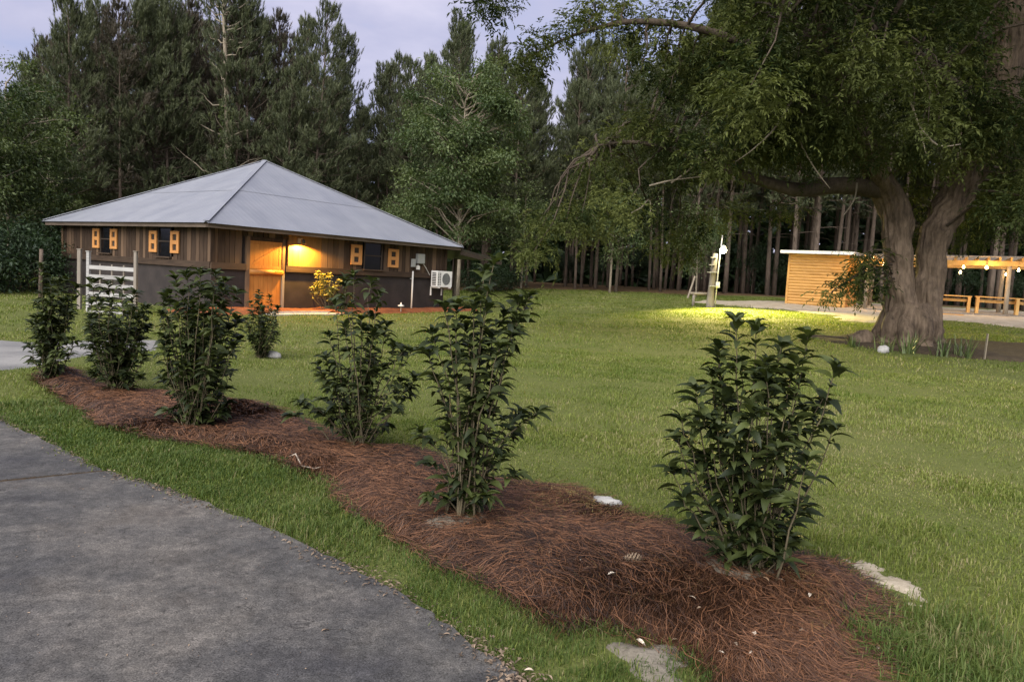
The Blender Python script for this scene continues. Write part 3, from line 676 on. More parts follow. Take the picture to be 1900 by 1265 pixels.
# ------------------------------------------------------------------ pergola with string lights
q0, q1 = ground(1606, 36.3), ground(1868, 33.6); dv = q1 - q0; pyaw = math.atan2(dv[1], dv[0]); PLn = float(np.linalg.norm(dv[:2])); PL = PLn + 3.2
perg = empty('pergola', q0, pyaw); tag(perg, 'open wooden pergola of log posts and rafters behind the big tree', 'pergola')
slope = dv[2] / PLn
PD, PH_ = 3.6, 2.45
spx = [0, PLn * .5, PLn, PL]
for k, x_ in enumerate(spx):
    for y_ in (0, PD):
        jx, jy = random.uniform(-.05, .05), random.uniform(-.05, .05)
        MB().tube([(x_, y_, -.5), (x_ + jx * .5, y_ + jy * .5, 1.2), (x_ + jx, y_ + jy, PH_ + slope * x_)], [.105, .10, .09], 10, jit=.03).build('post', M['palebark'], perg, True)
for y_ in (-.1, .1, PD - .1, PD + .1): MB().bar((-.5, y_, PH_ - .1), (PL + .5, y_, PH_ - .1 + slope * PL), .05, .22).build('beam', M['lumber'], perg)
for k in range(int(PL / .42) + 1):
    x_ = -.2 + k * .42; MB().bar((x_, -.6, PH_ + .09 + slope * x_), (x_, PD + .6, PH_ + .09 + slope * x_), .045, .16).build('rafter', M['lumber'], perg)
for k in range(12):
    y_ = -.5 + k * (PD + 1) / 11; MB().bar((-.5, y_, PH_ + .195), (PL + .5, y_, PH_ + .195 + slope * PL), .09, .03).build('slat', M['greywood'], perg)
kerb = empty('timber_edging', q0, pyaw); tag(kerb, 'low timber edging along the ground in front of the pergola', 'edging')
for k in range(4):
    a, b2 = PL * k / 4, PL * (k + 1) / 4; MB().bar((a + .02, -.45, .02 + slope * a), (b2 - .02, -.45, .02 + slope * b2), .14, .16).build('sleeper', M['greywood'], kerb)
def bench(px, depth, L, label, grp=None):
    p = ground(px, depth); b_ = empty('bench', p, pyaw + .04); tag(b_, label, 'bench', 'yellow lumber benches under the pergola')
    for x_ in (-L / 2 + .1, L / 2 - .1):
        for y_ in (-.18, .18): MB().box(x_ - .06, x_ + .06, y_ - .06, y_ + .06, -.2, .78).build('leg', M['lumber'], b_)
    for y_ in (-.14, 0, .14): MB().box(-L / 2, L / 2, y_ - .063, y_ + .063, .781, .83).build('seat_plank', M['lumber'], b_)
    MB().box(-L / 2 + .16, L / 2 - .16, -.02, .02, .55, .69).build('rail', M['lumber'], b_)
bench(1771, 35.6, 1.35, 'yellow lumber bench just right of the big tree trunk')
bench(1850, 34.6, 1.75, 'long yellow lumber bench behind the front pergola post')
bench(1915, 33.6, 1.3, 'yellow lumber bench cut by the right picture edge')
bd = empty('plank_pile', ground(1763, 33.2), pyaw); tag(bd, 'few loose planks lying on the sand behind the tree trunk', 'planks')
for k in range(4): MB().bar((-.7 + .05 * k, -.12 + .1 * k, .03 + .045 * (k % 2)), (.65 - .08 * k, .05 + .08 * k, .035 + .045 * (k % 2)), .13, .04).build('plank', M['siding'], bd)
# string lights: cable sagging between the posts, a bulb at each lamp seen
cable_pts = []; strings = empty('string_lights', q0, pyaw); tag(strings, 'string of warm glowing bulbs hung under the pergola', 'string lights')
iv = Matrix.Rotation(-pyaw, 3, 'Z')
def plocal(P): v = iv @ Vector(P - q0); return np.array(v)
bul = [(1632, 480, 36.), (1640, 489, 35.6), (1647, 505, 35.2), (1655, 508, 35.0), (1658, 500, 36.5), (1707, 501, 35), (1788, 494, 34.5), (1782, 504, 36.5), (1831, 495, 33.6), (1867, 508, 36.3), (1623, 476, 37), (1890, 500, 33)]
for k, (x_, y_, d_) in enumerate(bul):
    L_ = plocal(at(x_, y_, d_)); r_ = .05 if x_ != 1831 else .065
    bo = MB().lathe([(.001, .06), (.022, .05), (.024, .02), (r_ * .8, -.01), (r_, -.045), (r_ * .7, -.085), (.001, -.10)], (0, 0, 0), 12).build('bulb', M['bulb'], strings, True); bo.location = L_
    MB().tube([(0, 0, .05), (0, 0, .13)], .022, 8).build('socket', M['dark_metal'], bo)
    cable_pts.append(L_ + np.array([0, 0, .13]))
cable_pts.sort(key=lambda v: v[0])
cb = MB()
for a, b2 in zip(cable_pts[:-1], cable_pts[1:]):
    tt = np.linspace(0, 1, 7)[:, None]; cb.tube(a * (1 - tt) + b2 * tt - np.array([0, 0, 1]) * (.10 * 4 * tt * (1 - tt)), .008, 5, cap=False)
for v in (cable_pts[0], cable_pts[3], cable_pts[6], cable_pts[-1]): cb.tube([v, (v[0], v[1], PH_ + slope * v[0])], .006, 5)
cb.build('cable', M['dark_metal'], strings)
for (x_, y_, d_), e_ in (((1647, 498, 35.4), 45), ((1831, 498, 33.4), 55), ((1760, 497, 35), 24), ((1600, 488, 36.2), 34)):
    l_ = bpy.data.lights.new('string_bulb_light', 'POINT'); l_.energy = e_; l_.color = (1, .55, .16); l_.shadow_soft_size = .06
    o = bpy.data.objects.new('string_bulb_light', l_); COL.objects.link(o); o.parent = strings; o.location = plocal(at(x_, y_, d_))
# ------------------------------------------------------------------ yard light on an old trunk
lp = ground(1318, 36.0); yl = empty('yard_light', lp); tag(yl, 'bright yard light on a conduit beside an old trunk post', 'lamp post')
MB().tube([(.02, 0, -.4), (.0, 0, .0), (.0, 0, .8), (.03, 0, 1.7), (.06, 0, 2.55)], [.24, .20, .155, .14, .12], 14, jit=.05).build('trunk_post', M['greywood'], yl, True)
MB().tube([(.23, -.02, -.1), (.25, -.02, 1.6), (.32, -.02, 3.45)], .03, 8).build('conduit', M['conduit'], yl, True)
for z, w_, dx in ((1.0, .42, .05), (1.65, .50, -.05), (2.0, .30, -.1), (2.35, .30, -.05)): MB().bar((-w_ / 2 + dx, -.19, z), (w_ / 2 + dx, -.17, z + .02), .10, .035).build('cross_board', M['whitewood'], yl)
MB().box(.17, .35, -.14, -.055, .95, 1.22).build('switch_box', M['white_metal'], yl)
zl = float(at(1331, 463, 36)[2] - lp[2])
MB().bar((.30, -.02, zl - .1), (.33, -.26, zl - .04), .05, .05).build('lamp_arm', M['dark_metal'], yl)
MB().lathe([(.001, .20), (.06, .19), (.12, .14), (.15, .06), (.14, .06), (.10, .12), (.001, .15)], (.33, -.30, zl - .0), 16).build('lamp_shade', M['grey_metal'], yl, True)
MB().lathe([(.001, .10), (.10, .08), (.16, .0), (.15, -.08), (.09, -.15), (.001, -.175)], (.33, -.30, zl - .02), 16).build('bulb', M['flood'], yl, True)
l_ = bpy.data.lights.new('yard_light_source', 'SPOT'); l_.energy = 12000; l_.color = (1, .82, .26); l_.shadow_soft_size = .10; l_.spot_size = R(112); l_.spot_blend = 1.
o = bpy.data.objects.new('yard_light_source', l_); COL.objects.link(o); o.parent = yl; o.location = (.33, -.46, zl - .16); o.rotation_euler = Vector((.10, -1., -.92)).to_track_quat('-Z', 'Y').to_euler()
l_ = bpy.data.lights.new('yard_light_spill', 'POINT'); l_.energy = 60; l_.color = (1, .85, .4); l_.shadow_soft_size = .12
o = bpy.data.objects.new('yard_light_spill', l_); COL.objects.link(o); o.parent = yl; o.location = (.33, -.62, zl + .05)
lb = empty('log_bench', ground(1300, 36.3)); tag(lb, 'plain log seat on short stumps left of the trunk post', 'bench')
MB().tube([(-.52, 0, .60), (.52, 0, .62)], .075, 10, jit=.03).build('seat_log', M['palebark'], lb, True)
for x_ in (-.35, .35): MB().tube([(x_, 0, -.2), (x_, 0, .545)], .07, 8).build('leg', M['greywood'], lb, True)
p = ground(1275, 42); o = MB().bar((0, 0, -.03), (.45, .5, 1.25), .09, .05).build('leaning_board', M['palebark']); o.location = p
tag(o, 'thin bare board leaning against a pine left of the yard light', 'board')
# ------------------------------------------------------------------ small things
def rock(name, P, s, label, seed, mt='rock', cat='rock'):
    r2 = np.random.default_rng(seed); th = np.linspace(0, math.pi, 9)[:, None]; ph = np.arange(14)[None] / 14 * 2 * math.pi
    D = np.stack([np.sin(th) * np.cos(ph), np.sin(th) * np.sin(ph), np.cos(th) * np.ones_like(ph)], -1)
    rr = 1 + .16 * np.sin(D @ r2.normal(size=3) * 3 + 1) + .12 * np.sin(D @ r2.normal(size=3) * 5 + 2); V = (D * rr[..., None] * np.array(s)).reshape(-1, 3)
    i = np.arange(8)[:, None] * 14; j = np.arange(14)[None]; F = np.stack([i + j, i + 14 + j, i + 14 + (j + 1) % 14, i + (j + 1) % 14], -1).reshape(-1, 4)
    o = npmesh(name, V, F, M[mt], smooth=True); o.location = P; tag(o, label, cat); return o
P = flat(1125, 936); rock('rock', (P[0], P[1], lawnz(P[0], P[1]) + .02), (.115, .07, .038), 'flat pale rock at the lawn edge of the mulch', 3)
P = flat(508, 664); rock('rock', (P[0], P[1], .04), (.13, .09, .07), 'pale stone beside the small shrub on the lawn', 5)
P = ground(1648, 18.6); rock('rock', (*P[:2], P[2] + .08), (.13, .09, .10), 'pale stone at the foot of the big tree', 7)
P = ground(1604, 20.4); rock('rock', (*P[:2], P[2] + .12), (.34, .22, .26), 'dark mossy stump root left of the big trunk', 9, 'pecanbark', 'stump')
# pine cone: rows of scales
pcx = flat(1173, 1068); z_ = float(bedz(pcx[0], pcx[1])[0]); pc = empty('pine_cone', (pcx[0], pcx[1], z_ + .028)); tag(pc, 'open brown pine cone lying on the mulch', 'pine cone')
cone = MB().tube([(-.055, 0, 0), (.055, 0, .008)], [.012, .006], 8); cone.build('core', M['pinebark'], pc)
sm = MB()
for k in range(60):
    u_ = k / 60; a = k * 2.4; x_ = -.052 + .105 * u_; r_ = .034 * math.sin(math.pi * (u_ * .8 + .15)); d_ = np.array([.35, math.cos(a), math.sin(a)])
    c_ = np.array([x_, 0, 0]); t_ = np.cross(d_, (1, 0, 0)); t_ /= np.linalg.norm(t_)
    sm.add([c_, c_ + d_ * r_ + t_ * .013, c_ + d_ * r_ * 1.15, c_ + d_ * r_ - t_ * .013], np.array([(0, 1, 2), (0, 2, 3)]))
o = sm.build('scale', M['conebrown'], pc); o['kind'] = 'stuff'
# pale twig on the bed
tw = [flat(x_, y_) for x_, y_ in ((533, 856), (548, 859), (560, 872), (583, 880), (612, 879))]
o = MB().tube([(p[0], p[1], max(float(bedz(p[0], p[1])[0]), float(lawnz(p[0], p[1]))) + .02 + .012 * (k % 2)) for k, p in enumerate(tw)], [.004, .006, .006, .005, .003], 6).build('twig', M['stick'], None, True); tag(o, 'pale crooked twig lying across the mulch', 'twig')
# garden light by the wall
P = hw(wall_rt(715, 570)[0] - .1, .9); P[2] = hgt(P[0], P[1]) + .08; gl_ = empty('garden_light', P); tag(gl_, 'small pale garden light on a stake by the red mulch', 'garden light')
MB().tube([(0, 0, -.1), (0, 0, .16)], .014, 8).build('stake', M['grey_metal'], gl_); MB().lathe([(.001, .30), (.025, .27), (.03, .22), (.11, .19), (.12, .16), (.10, .15), (.001, .16)], (0, 0, 0), 14).build('shade', M['conduit'], gl_, True)
# stake in the planting bed
P = ground(1838, 17.9); o = MB().bar((0, 0, -.1), (.02, 0, .62), .05, .022).build('garden_stake', M['palebark']); o.location = P; tag(o, 'short pale wooden stake standing in the planting bed', 'stake')
# timber edging left of the tree
P0, P1 = ground(1500, 22.0), ground(1602, 21.2); o = MB().bar((0, 0, .04), tuple(P1 - P0 + np.array([0, 0, .04])), .12, .14).build('edging_log', M['darkwood']); o.location = P0; tag(o, 'dark log edging the planting bed left of the big tree', 'log')
# ------------------------------------------------------------------ shrubs
def leaf_template(w=.34, fold=.10, droop=.18, ns=4):
    """unit leaf along +Y, normal +Z"""
    ys = np.linspace(0, 1, ns + 1); wd = w / 2 * np.sin(math.pi * ys ** .85) ** .8; zz = .10 * np.sin(math.pi * ys) - droop * ys ** 2
    V = []; F = []
    for k, y in enumerate(ys):
        if k in (0, ns): V.append((0, y, zz[k]))
        else: V += [(-wd[k], y, zz[k] + fold * wd[k] * 4), (0, y, zz[k]), (wd[k], y, zz[k] + fold * wd[k] * 4)]
    r = lambda k: [0] if k == 0 else [3 * k - 2, 3 * k - 1, 3 * k] if k < ns else [3 * ns - 2]
    F += [(0, 2, 1), (0, 3, 2)]
    for k in range(1, ns - 1):
        a, b = r(k), r(k + 1)
        for i in (0, 1): F += [(a[i], a[i + 1], b[i + 1]), (a[i], b[i + 1], b[i])]
    a = r(ns - 1); F += [(a[0], a[1], 3 * ns - 2), (a[1], a[2], 3 * ns - 2)]
    return np.array(V, float), np.array(F)
LEAVES = [leaf_template(.42, .10, .22), leaf_template(.37, .13, .34), leaf_template(.46, .07, .12), leaf_template(.40, .10, .48)]
LEAF_ME = [npmesh('leaf', v, f, M['shrub_obj'], only_mesh=True, smooth=True) for v, f in LEAVES]
def shrub(label, base_px, depth, tips, nleaf, leaf=.10, spread=.25, start=.12, seed=0, nparts=300, mats=None, cat='shrub', group='shrubs of the hedge row', name='shrub', stemr=.007, tint=(0, 1), bow=.2, infill=3):
    r2 = np.random.default_rng(seed)
    B = flat(*base_px) if depth is None else ground(base_px[0], depth)
    dep = float((B - CAM) @ _f)
    z0, dd = bedz(np.array(B[0]), np.array(B[1])); zb = float(lawnz(B[0], B[1])) if dd < 0 else max(float(z0), float(lawnz(B[0], B[1])))
    root = empty(name, (B[0], B[1], zb)); tag(root, label, cat, group); O = np.array([B[0], B[1], zb])
    paths = []; allt = []
    for (x, y) in tips: allt.append(at(x, y, dep + r2.normal() * spread))
    n0 = len(allt)
    for k in range(infill * n0):          # shorter shoots fill the inside
        a, b = allt[r2.integers(n0)], allt[r2.integers(n0)]; m = a * r2.random() + b * 0
        u = r2.random(); q = a * u + b * (1 - u); f = r2.uniform(.72, 1.0); q = O + (q - O) * f; q += r2.normal(size=3) * np.array([.06, spread * .5, .04]); allt.append(q)
    sm = MB()
    for k, T in enumerate(allt):
        foot = O + np.array([r2.normal() * .05, r2.normal() * .05, -.03]); d = T - foot; L = np.linalg.norm(d)
        lat = np.array([d[0], d[1], 0]); tt = np.linspace(0, 1, 7)
        pts = np.stack([foot + d * t + lat * (bow * math.sin(math.pi * t)) + np.array([0, 0, L * .10 * math.sin(math.pi * t)]) for t in tt])
        pts[1:-1] += r2.normal(size=(5, 3)) * .012
        sm.tube(pts, np.linspace(stemr, .0022, 7) * (1 if k < n0 else .7), 5, cap=False); paths.append((pts, L))
    sm.build('stem', M['stem'], root, True)
    Lt = sum(L for _, L in paths); LP = []; LD = []; LN = []; LS = []
    for pts, L in paths:
        m = max(6, int(nleaf * L / Lt)); ts = np.sort(np.concatenate([start + (1 - start) * r2.random(m) ** .8, 1 - .04 * r2.random(6), 1 - .16 * r2.random(8)]))
        seg = np.clip((ts * 6).astype(int), 0, 5); fr = (ts * 6 - seg)[:, None]; p = pts[seg] * (1 - fr) + pts[seg + 1] * fr
        ax = pts[seg + 1] - pts[seg]; ax /= np.linalg.norm(ax, axis=1)[:, None]
        an = np.arange(len(ts)) * 2.4 + r2.normal(size=len(ts)) * .5; rad = np.stack([np.cos(an), np.sin(an), 0 * an], 1)
        up = np.where(ts > .93, .75, .25) + r2.normal(size=len(ts)) * .22
        d = rad + ax * up[:, None]; LP.append(p); LD.append(d); LN.append(np.array([[0, 0, 1.]]) + .35 * rad * 0 + r2.normal(size=(len(ts), 3)) * .28)
        LS.append(leaf * r2.uniform(.62, 1.2, len(ts)) * np.where(ts > .97, .8, 1))
    LP, LD, LN, LS = map(np.concatenate, (LP, LD, LN, LS)); Mx = frames(LD, LN); n = len(LP); var = r2.integers(0, 4, n)
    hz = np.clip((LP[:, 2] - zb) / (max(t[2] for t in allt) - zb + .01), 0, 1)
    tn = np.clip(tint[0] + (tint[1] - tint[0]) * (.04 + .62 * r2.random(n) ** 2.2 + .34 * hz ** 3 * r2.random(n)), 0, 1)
    near = (LP - CAM) @ _f - .35 * LS * 10; order = np.argsort(near); part = np.zeros(n, bool); part[order[:nparts]] = True
    Vs = []; Fs = []; Ts = []; c = 0
    for v in range(4):
        s = np.nonzero((var == v) & ~part)[0]
        if len(s):
            V, F = scatter(*LEAVES[v], Mx[s], LP[s], LS[s]); Vs.append(V); Fs.append(F + c); Ts.append(np.repeat(tn[s], len(LEAVES[v][0]))); c += len(V)
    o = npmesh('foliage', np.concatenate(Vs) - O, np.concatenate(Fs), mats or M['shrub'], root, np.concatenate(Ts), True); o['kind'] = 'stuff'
    # the stem mesh was made in world coordinates
    st_ = [c_ for c_ in root.children if c_.name.startswith('stem')][0]; st_.location = -O
    for s in order[:nparts]:
        o = link('leaf', LEAF_ME[var[s]], root); m4 = Matrix((Mx[s] * LS[s]).tolist()).to_4x4(); m4.translation = Vector(LP[s] - O); o.matrix_local = m4
    return root
S1 = [(1365, 592), (1402, 600), (1335, 640), (1450, 640), (1500, 622), (1553, 678), (1530, 735), (1545, 795), (1495, 760), (1500, 850), (1492, 940), (1470, 1000), (1320, 690), (1290, 720), (1265, 775), (1258, 810), (1245, 872), (1268, 925), (1300, 985), (1345, 1030), (1430, 1030), (1420, 690), (1370, 670), (1470, 690), (1400, 760), (1330, 790), (1450, 810), (1380, 850), (1420, 920), (1340, 900)]
shrub('rounded dark leafy shrub nearest the camera on the right', (1395, 1078), None, S1, 900, .118, .16, .04, 11, infill=1, bow=.2)
S2 = [(918, 482), (900, 500), (985, 545), (965, 555), (940, 580), (880, 560), (848, 560), (822, 565), (800, 615), (792, 650), (865, 610), (910, 620), (930, 640), (960, 590), (905, 560), (875, 640), (840, 660), (810, 700), (1000, 762), (965, 765), (955, 800), (930, 850), (960, 880), (905, 740), (870, 740), (780, 800), (800, 860), (800, 920), (850, 930), (900, 920), (830, 800), (950, 620)]
shrub('tallest open shrub with bare upright stems and leafy top', (858, 975), None, S2, 720, .118, .15, .05, 12, infill=0, stemr=.008, bow=-.06)
S3 = [(655, 505), (640, 520), (690, 520), (705, 545), (620, 560), (610, 620), (605, 660), (640, 600), (670, 590), (720, 600), (735, 640), (750, 650), (765, 650), (770, 700), (740, 720), (600, 700), (545, 770), (560, 745), (595, 740), (620, 780), (690, 660), (650, 690), (720, 790), (690, 800), (640, 800), (665, 740), (735, 755)]
shrub('airy mid-row shrub in front of the house lamp', (660, 838), None, S3, 620, .118, .2, .05, 13, infill=1, bow=.08)
S4 = [(325, 512), (345, 505), (370, 503), (400, 505), (420, 520), (440, 540), (310, 540), (300, 580), (440, 590), (435, 640), (430, 690), (420, 720), (305, 640), (300, 700), (310, 760), (340, 540), (380, 530), (360, 580), (400, 600), (345, 640), (385, 660), (350, 700), (400, 720), (365, 760), (330, 770), (410, 760)]
shrub('dense dark shrub before the dutch door, fourth from the right', (362, 806), None, S4, 1350, .115, .22, .04, 14, infill=2)
S5 = [(175, 520), (200, 525), (225, 520), (250, 540), (265, 570), (170, 560), (165, 600), (270, 610), (265, 660), (160, 640), (175, 690), (260, 700), (200, 600), (230, 620), (210, 660), (190, 560), (220, 700), (240, 570)]
shrub('dense dark shrub before the white slat fence', (218, 736), None, S5, 1250, .115, .28, .04, 15, infill=2)
S6 = [(75, 490), (95, 520), (120, 520), (140, 530), (70, 560), (60, 600), (55, 640), (130, 580), (135, 630), (90, 560), (110, 600), (80, 640), (120, 660), (100, 680), (65, 670)]
shrub('leftmost shrub of the row by the far driveway', (92, 708), None, S6, 950, .12, .3, .04, 16, nparts=260, infill=2)
S7 = [(480, 540), (500, 550), (465, 560), (515, 570), (510, 600), (460, 600), (505, 630), (465, 630), (485, 570), (490, 610)]
shrub('small feathery shrub alone on the lawn before the door', (485, 664), None, S7, 1100, .09, .22, .05, 17, nparts=150, group='shrubs on the lawn', infill=2)
YB = [(590, 505), (600, 510), (612, 508), (580, 535), (572, 540), (600, 540), (620, 530), (630, 520), (595, 525)]
yb = hw(wall_rt(603, 560)[0] - .35, .95); ydep = float((yb - CAM) @ _f)
shrub('yellow leaved bush lit by the wall lamp', (608, 588), ydep, YB, 420, .14, .25, .45, 18, nparts=60, mats=M['yellowleaf'], cat='bush', group='bushes at the house wall', name='bush', infill=1)
shrub('dark green bush beside the yellow one at the house wall', (632, 590), ydep + .2, [(625, 540), (640, 535), (655, 545), (610, 560), (650, 565), (635, 570)], 420, .12, .25, .05, 19, nparts=60, cat='bush', group='bushes at the house wall', name='bush', infill=1)
for o in list(bpy.data.objects):
    if o.name.startswith('leaf') and o.parent and o.parent.get('label', '').startswith('yellow'):
        o.data = o.data.copy(); o.data.materials.clear(); o.data.materials.append(M['yellowleaf'])
# ------------------------------------------------------------------ iris clumps in the planting bed
def iris(px, dep, n, h, label, seed):
    r2 = np.random.default_rng(seed); P = ground(px, dep); root = empty('iris_clump', P); tag(root, label, 'plant', 'sword leaved plants round the big tree')
    for k in range(n):
        a = r2.random() * 6.28; le = r2.uniform(.1, .5); hh = h * r2.uniform(.6, 1.1); b = np.array([r2.normal() * .09, r2.normal() * .09, -.03]); d = np.array([math.cos(a) * le, math.sin(a) * le, 1.])
        tt = np.linspace(0, 1, 5); pts = np.stack([b + d * hh * t + np.array([d[0], d[1], -.6 * le]) * hh * .5 * t * t for t in tt]); s = np.array([-math.sin(a), math.cos(a), 0]) * .018
        V = []
        for t, p in zip(tt, pts): V += [p - s * (1 - t) ** .6, p + s * (1 - t) ** .6]
        npmesh('blade', np.array(V), np.array([(2 * i, 2 * i + 1, 2 * i + 3, 2 * i + 2) for i in range(4)]), M['iris'], root, np.full(10, r2.random()), True)
iris(1700, 18.6, 30, .66, 'sword leaved clump at the front of the big trunk', 1)
iris(1655, 18.9, 26, .5, 'short dark grassy clump left of the trunk front', 2)
iris(1760, 18.3, 26, .62, 'sword leaved clump just right of the trunk', 3)
iris(1800, 18.1, 28, .66, 'broad sword leaved clump between trunk and stake', 4)
iris(1590, 19.8, 22, .38, 'low grassy tuft near the left end of the planting bed', 5)
# ------------------------------------------------------------------ pines
def needle_tuft(n=18, L=.22, w=.016, seed=0):
    r2 = np.random.default_rng(seed); V = []; F = []
    for k in range(n):
        u = r2.random(); b = np.array([0, u * .34, 0]); a = r2.random() * 6.28; o = r2.uniform(.35, .8) * (1.1 - .5 * u)
        d = np.array([math.cos(a) * o, 1 - .3 * o, math.sin(a) * o]); d /= np.linalg.norm(d); s = np.cross(d, (math.sin(a), .2, -math.cos(a))); s /= np.linalg.norm(s) + 1e-9
        s = np.array([-math.sin(a), 0, math.cos(a)]); l = L * r2.uniform(.7, 1.2); i = len(V)
        V += [b - s * w, b + s * w, b + d * l]; F.append((i, i + 1, i + 2))
    return np.array(V), np.array(F)
TUFTS = [needle_tuft(24, .22, .016, s) for s in range(3)]
def pine_meshes(H, seed, bare=.45, wide=2.6, full=1., crown_mat='needle', deadlimbs=4):
    r2 = np.random.default_rng(seed)
    tt = np.linspace(0, 1, 12); bend = r2.normal(size=2) * .4
    path = np.stack([bend[0] * np.sin(tt * 2.4) * tt, bend[1] * np.sin(tt * 3) * tt, tt * H], 1); path[0, 2] = -.4
    r0 = .0065 * H + r2.uniform(0, .05); tr = MB().tube(path, r0 * (1 - tt * .93) + .01, 9, jit=.03)
    P = []; D = []; S = []
    def tk(z): return np.array([np.interp(z, path[:, 2], path[:, 0]), np.interp(z, path[:, 2], path[:, 1]), z])
    z = bare * H; k = 0
    while z < H * .985:
        u = (z / H - bare) / (1 - bare); prof = wide * (1 - u) ** .75 * (.55 + .6 * min(1, u * 4)) + .25
        nb = r2.integers(3, 6)
        for j in range(nb):
            if r2.random() > full: continue
            a = r2.random() * 6.28; L = prof * r2.uniform(.65, 1.15); el = -.15 + 1.0 * u + r2.normal() * .15
            b0 = tk(z + r2.normal() * .1); d = np.array([math.cos(a), math.sin(a), 0]); s = np.linspace(0, 1, 5)
            pts = np.stack([b0 + d * L * math.cos(el) * q + np.array([0, 0, L * (math.sin(el) * q + .30 * q * q)]) for q in s])
            tr.tube(pts, np.linspace(.028, .008, 5) * (.6 + .5 * (1 - u)), 4, cap=False)
            npad = 1 + int(L * 1.25 + r2.random()); kp = 5; m = npad * kp          # needles sit in pads towards the branch ends
            q = np.repeat(np.clip(1 - .62 * np.arange(npad) / npad + r2.normal(size=npad) * .05, 0, 1), kp); off = np.repeat(r2.normal(size=(npad, 3)) * np.array([.26, .26, .14]) * (.3 + .3 * L) * (np.arange(npad) > 0)[:, None], kp, 0)
            si = np.clip((q * 4).astype(int), 0, 3); fr = (q * 4 - si)[:, None]
            p = pts[si] * (1 - fr) + pts[si + 1] * fr; p = p + off + r2.normal(size=(m, 3)) * np.array([.15, .15, .09])
            P.append(p); D.append(d[None] * .5 + np.array([[0, 0, .8 + 1.2 * u]]) + r2.normal(size=(m, 3)) * (.42 - .2 * u)); S.append(r2.uniform(.8, 1.45, m))
        z += r2.uniform(.34, .62) * (1.1 - .2 * u)
    P.append(np.stack([tk(H * .99)] * 3)); D.append(np.array([[0, 0, 1.]] * 3) + r2.normal(size=(3, 3)) * .15); S.append(np.full(3, 1.6))
    for j in range(deadlimbs):
        zz = H * r2.uniform(.18, bare); a = r2.random() * 6.28; L = r2.uniform(.5, 1.8); b0 = tk(zz); d = np.array([math.cos(a), math.sin(a), r2.uniform(-.1, .5)])
        tr.tube([b0, b0 + d * L * .5 + np.array([0, 0, .05]), b0 + d * L], [.02, .014, .006], 4, cap=False)
    P, D, S = map(np.concatenate, (P, D, S)); n = len(P); Mx = frames(D, unit(n)); var = r2.integers(0, 3, n)
    Vs = []; Fs = []; Ts = []; c = 0; base = np.clip(.5 + .28 * r2.normal(size=n), 0, 1)
    for v in range(3):
        s = np.nonzero(var == v)[0]; V, F = scatter(*TUFTS[v], Mx[s], P[s], S[s]); Vs.append(V); Fs.append(F + c); Ts.append(np.repeat(base[s], len(TUFTS[v][0]))); c += len(V)
    tm = tr.build('trunk', M['pinebark'], smooth=True, only_mesh=True)
    cm = npmesh('crown', np.concatenate(Vs), np.concatenate(Fs), M[crown_mat], tint=np.concatenate(Ts), only_mesh=True)
    return tm, cm
PINES = [pine_meshes(18, 21, .30, 2.5), pine_meshes(17, 22, .26, 2.9), pine_meshes(19, 23, .36, 2.4), pine_meshes(16, 24, .22, 2.7), pine_meshes(18, 25, .34, 2.5, .8, 'needle_brown'), pine_meshes(17.5, 26, .52, 2.1)]
def plant(name, meshes, P, rz, s, label, cat='tree', group=None, names=('trunk', 'crown')):
    o = empty(name, P, rz); o.scale = (s, s, s); tag(o, label, cat, group)
    for n_, me in zip(names, meshes):
        if me: link(n_, me, o)
    return o
def edge_y(x): return 47 + (x * .35 if x < 0 else min(x * .03, 2)) if x > -28 else 37.2
random.seed(11); pines = []
zones = [(60, 'at the left picture edge'), (180, 'above the left roof corner'), (330, 'above the left roof slope'), (440, 'beside the ivy clad pine'), (560, 'above the roof peak'), (700, 'above the right roof slope'), (830, 'left of the pale broad-leaved tree'), (960, 'right of the pale broad-leaved tree'), (1100, 'behind the drooping pecan leaves'), (1250, 'left of the yard light'), (1400, 'right behind the yard light'), (1480, 'between yard light and shed'), (1600, 'behind the log-sided shed'), (1760, 'behind the forked pecan trunk'), (9999, 'behind the pergola')]
looks = ('full crowned', 'broad', 'high crowned', 'low branched', 'reddish', 'bare trunked')
row = 0; dy = 0.
while dy < 34:
    step = 2.5 if dy < 14 else 3.6; x = -62 + random.random() * 2
    while x < 66:
        xx = x + random.uniform(-1.2, 1.2); yy = edge_y(xx) + dy + random.uniform(-1.3, 1.3)
        px, _ = topix((xx, yy, 3)); x += step * (1 if dy < 14 else 1.15)
        if not -170 < px < 2070: continue
        if dy > 6 and random.random() < .30: continue
        pines.append((xx, yy, px, dy))
    dy += 2.6 if dy < 12 else 5.
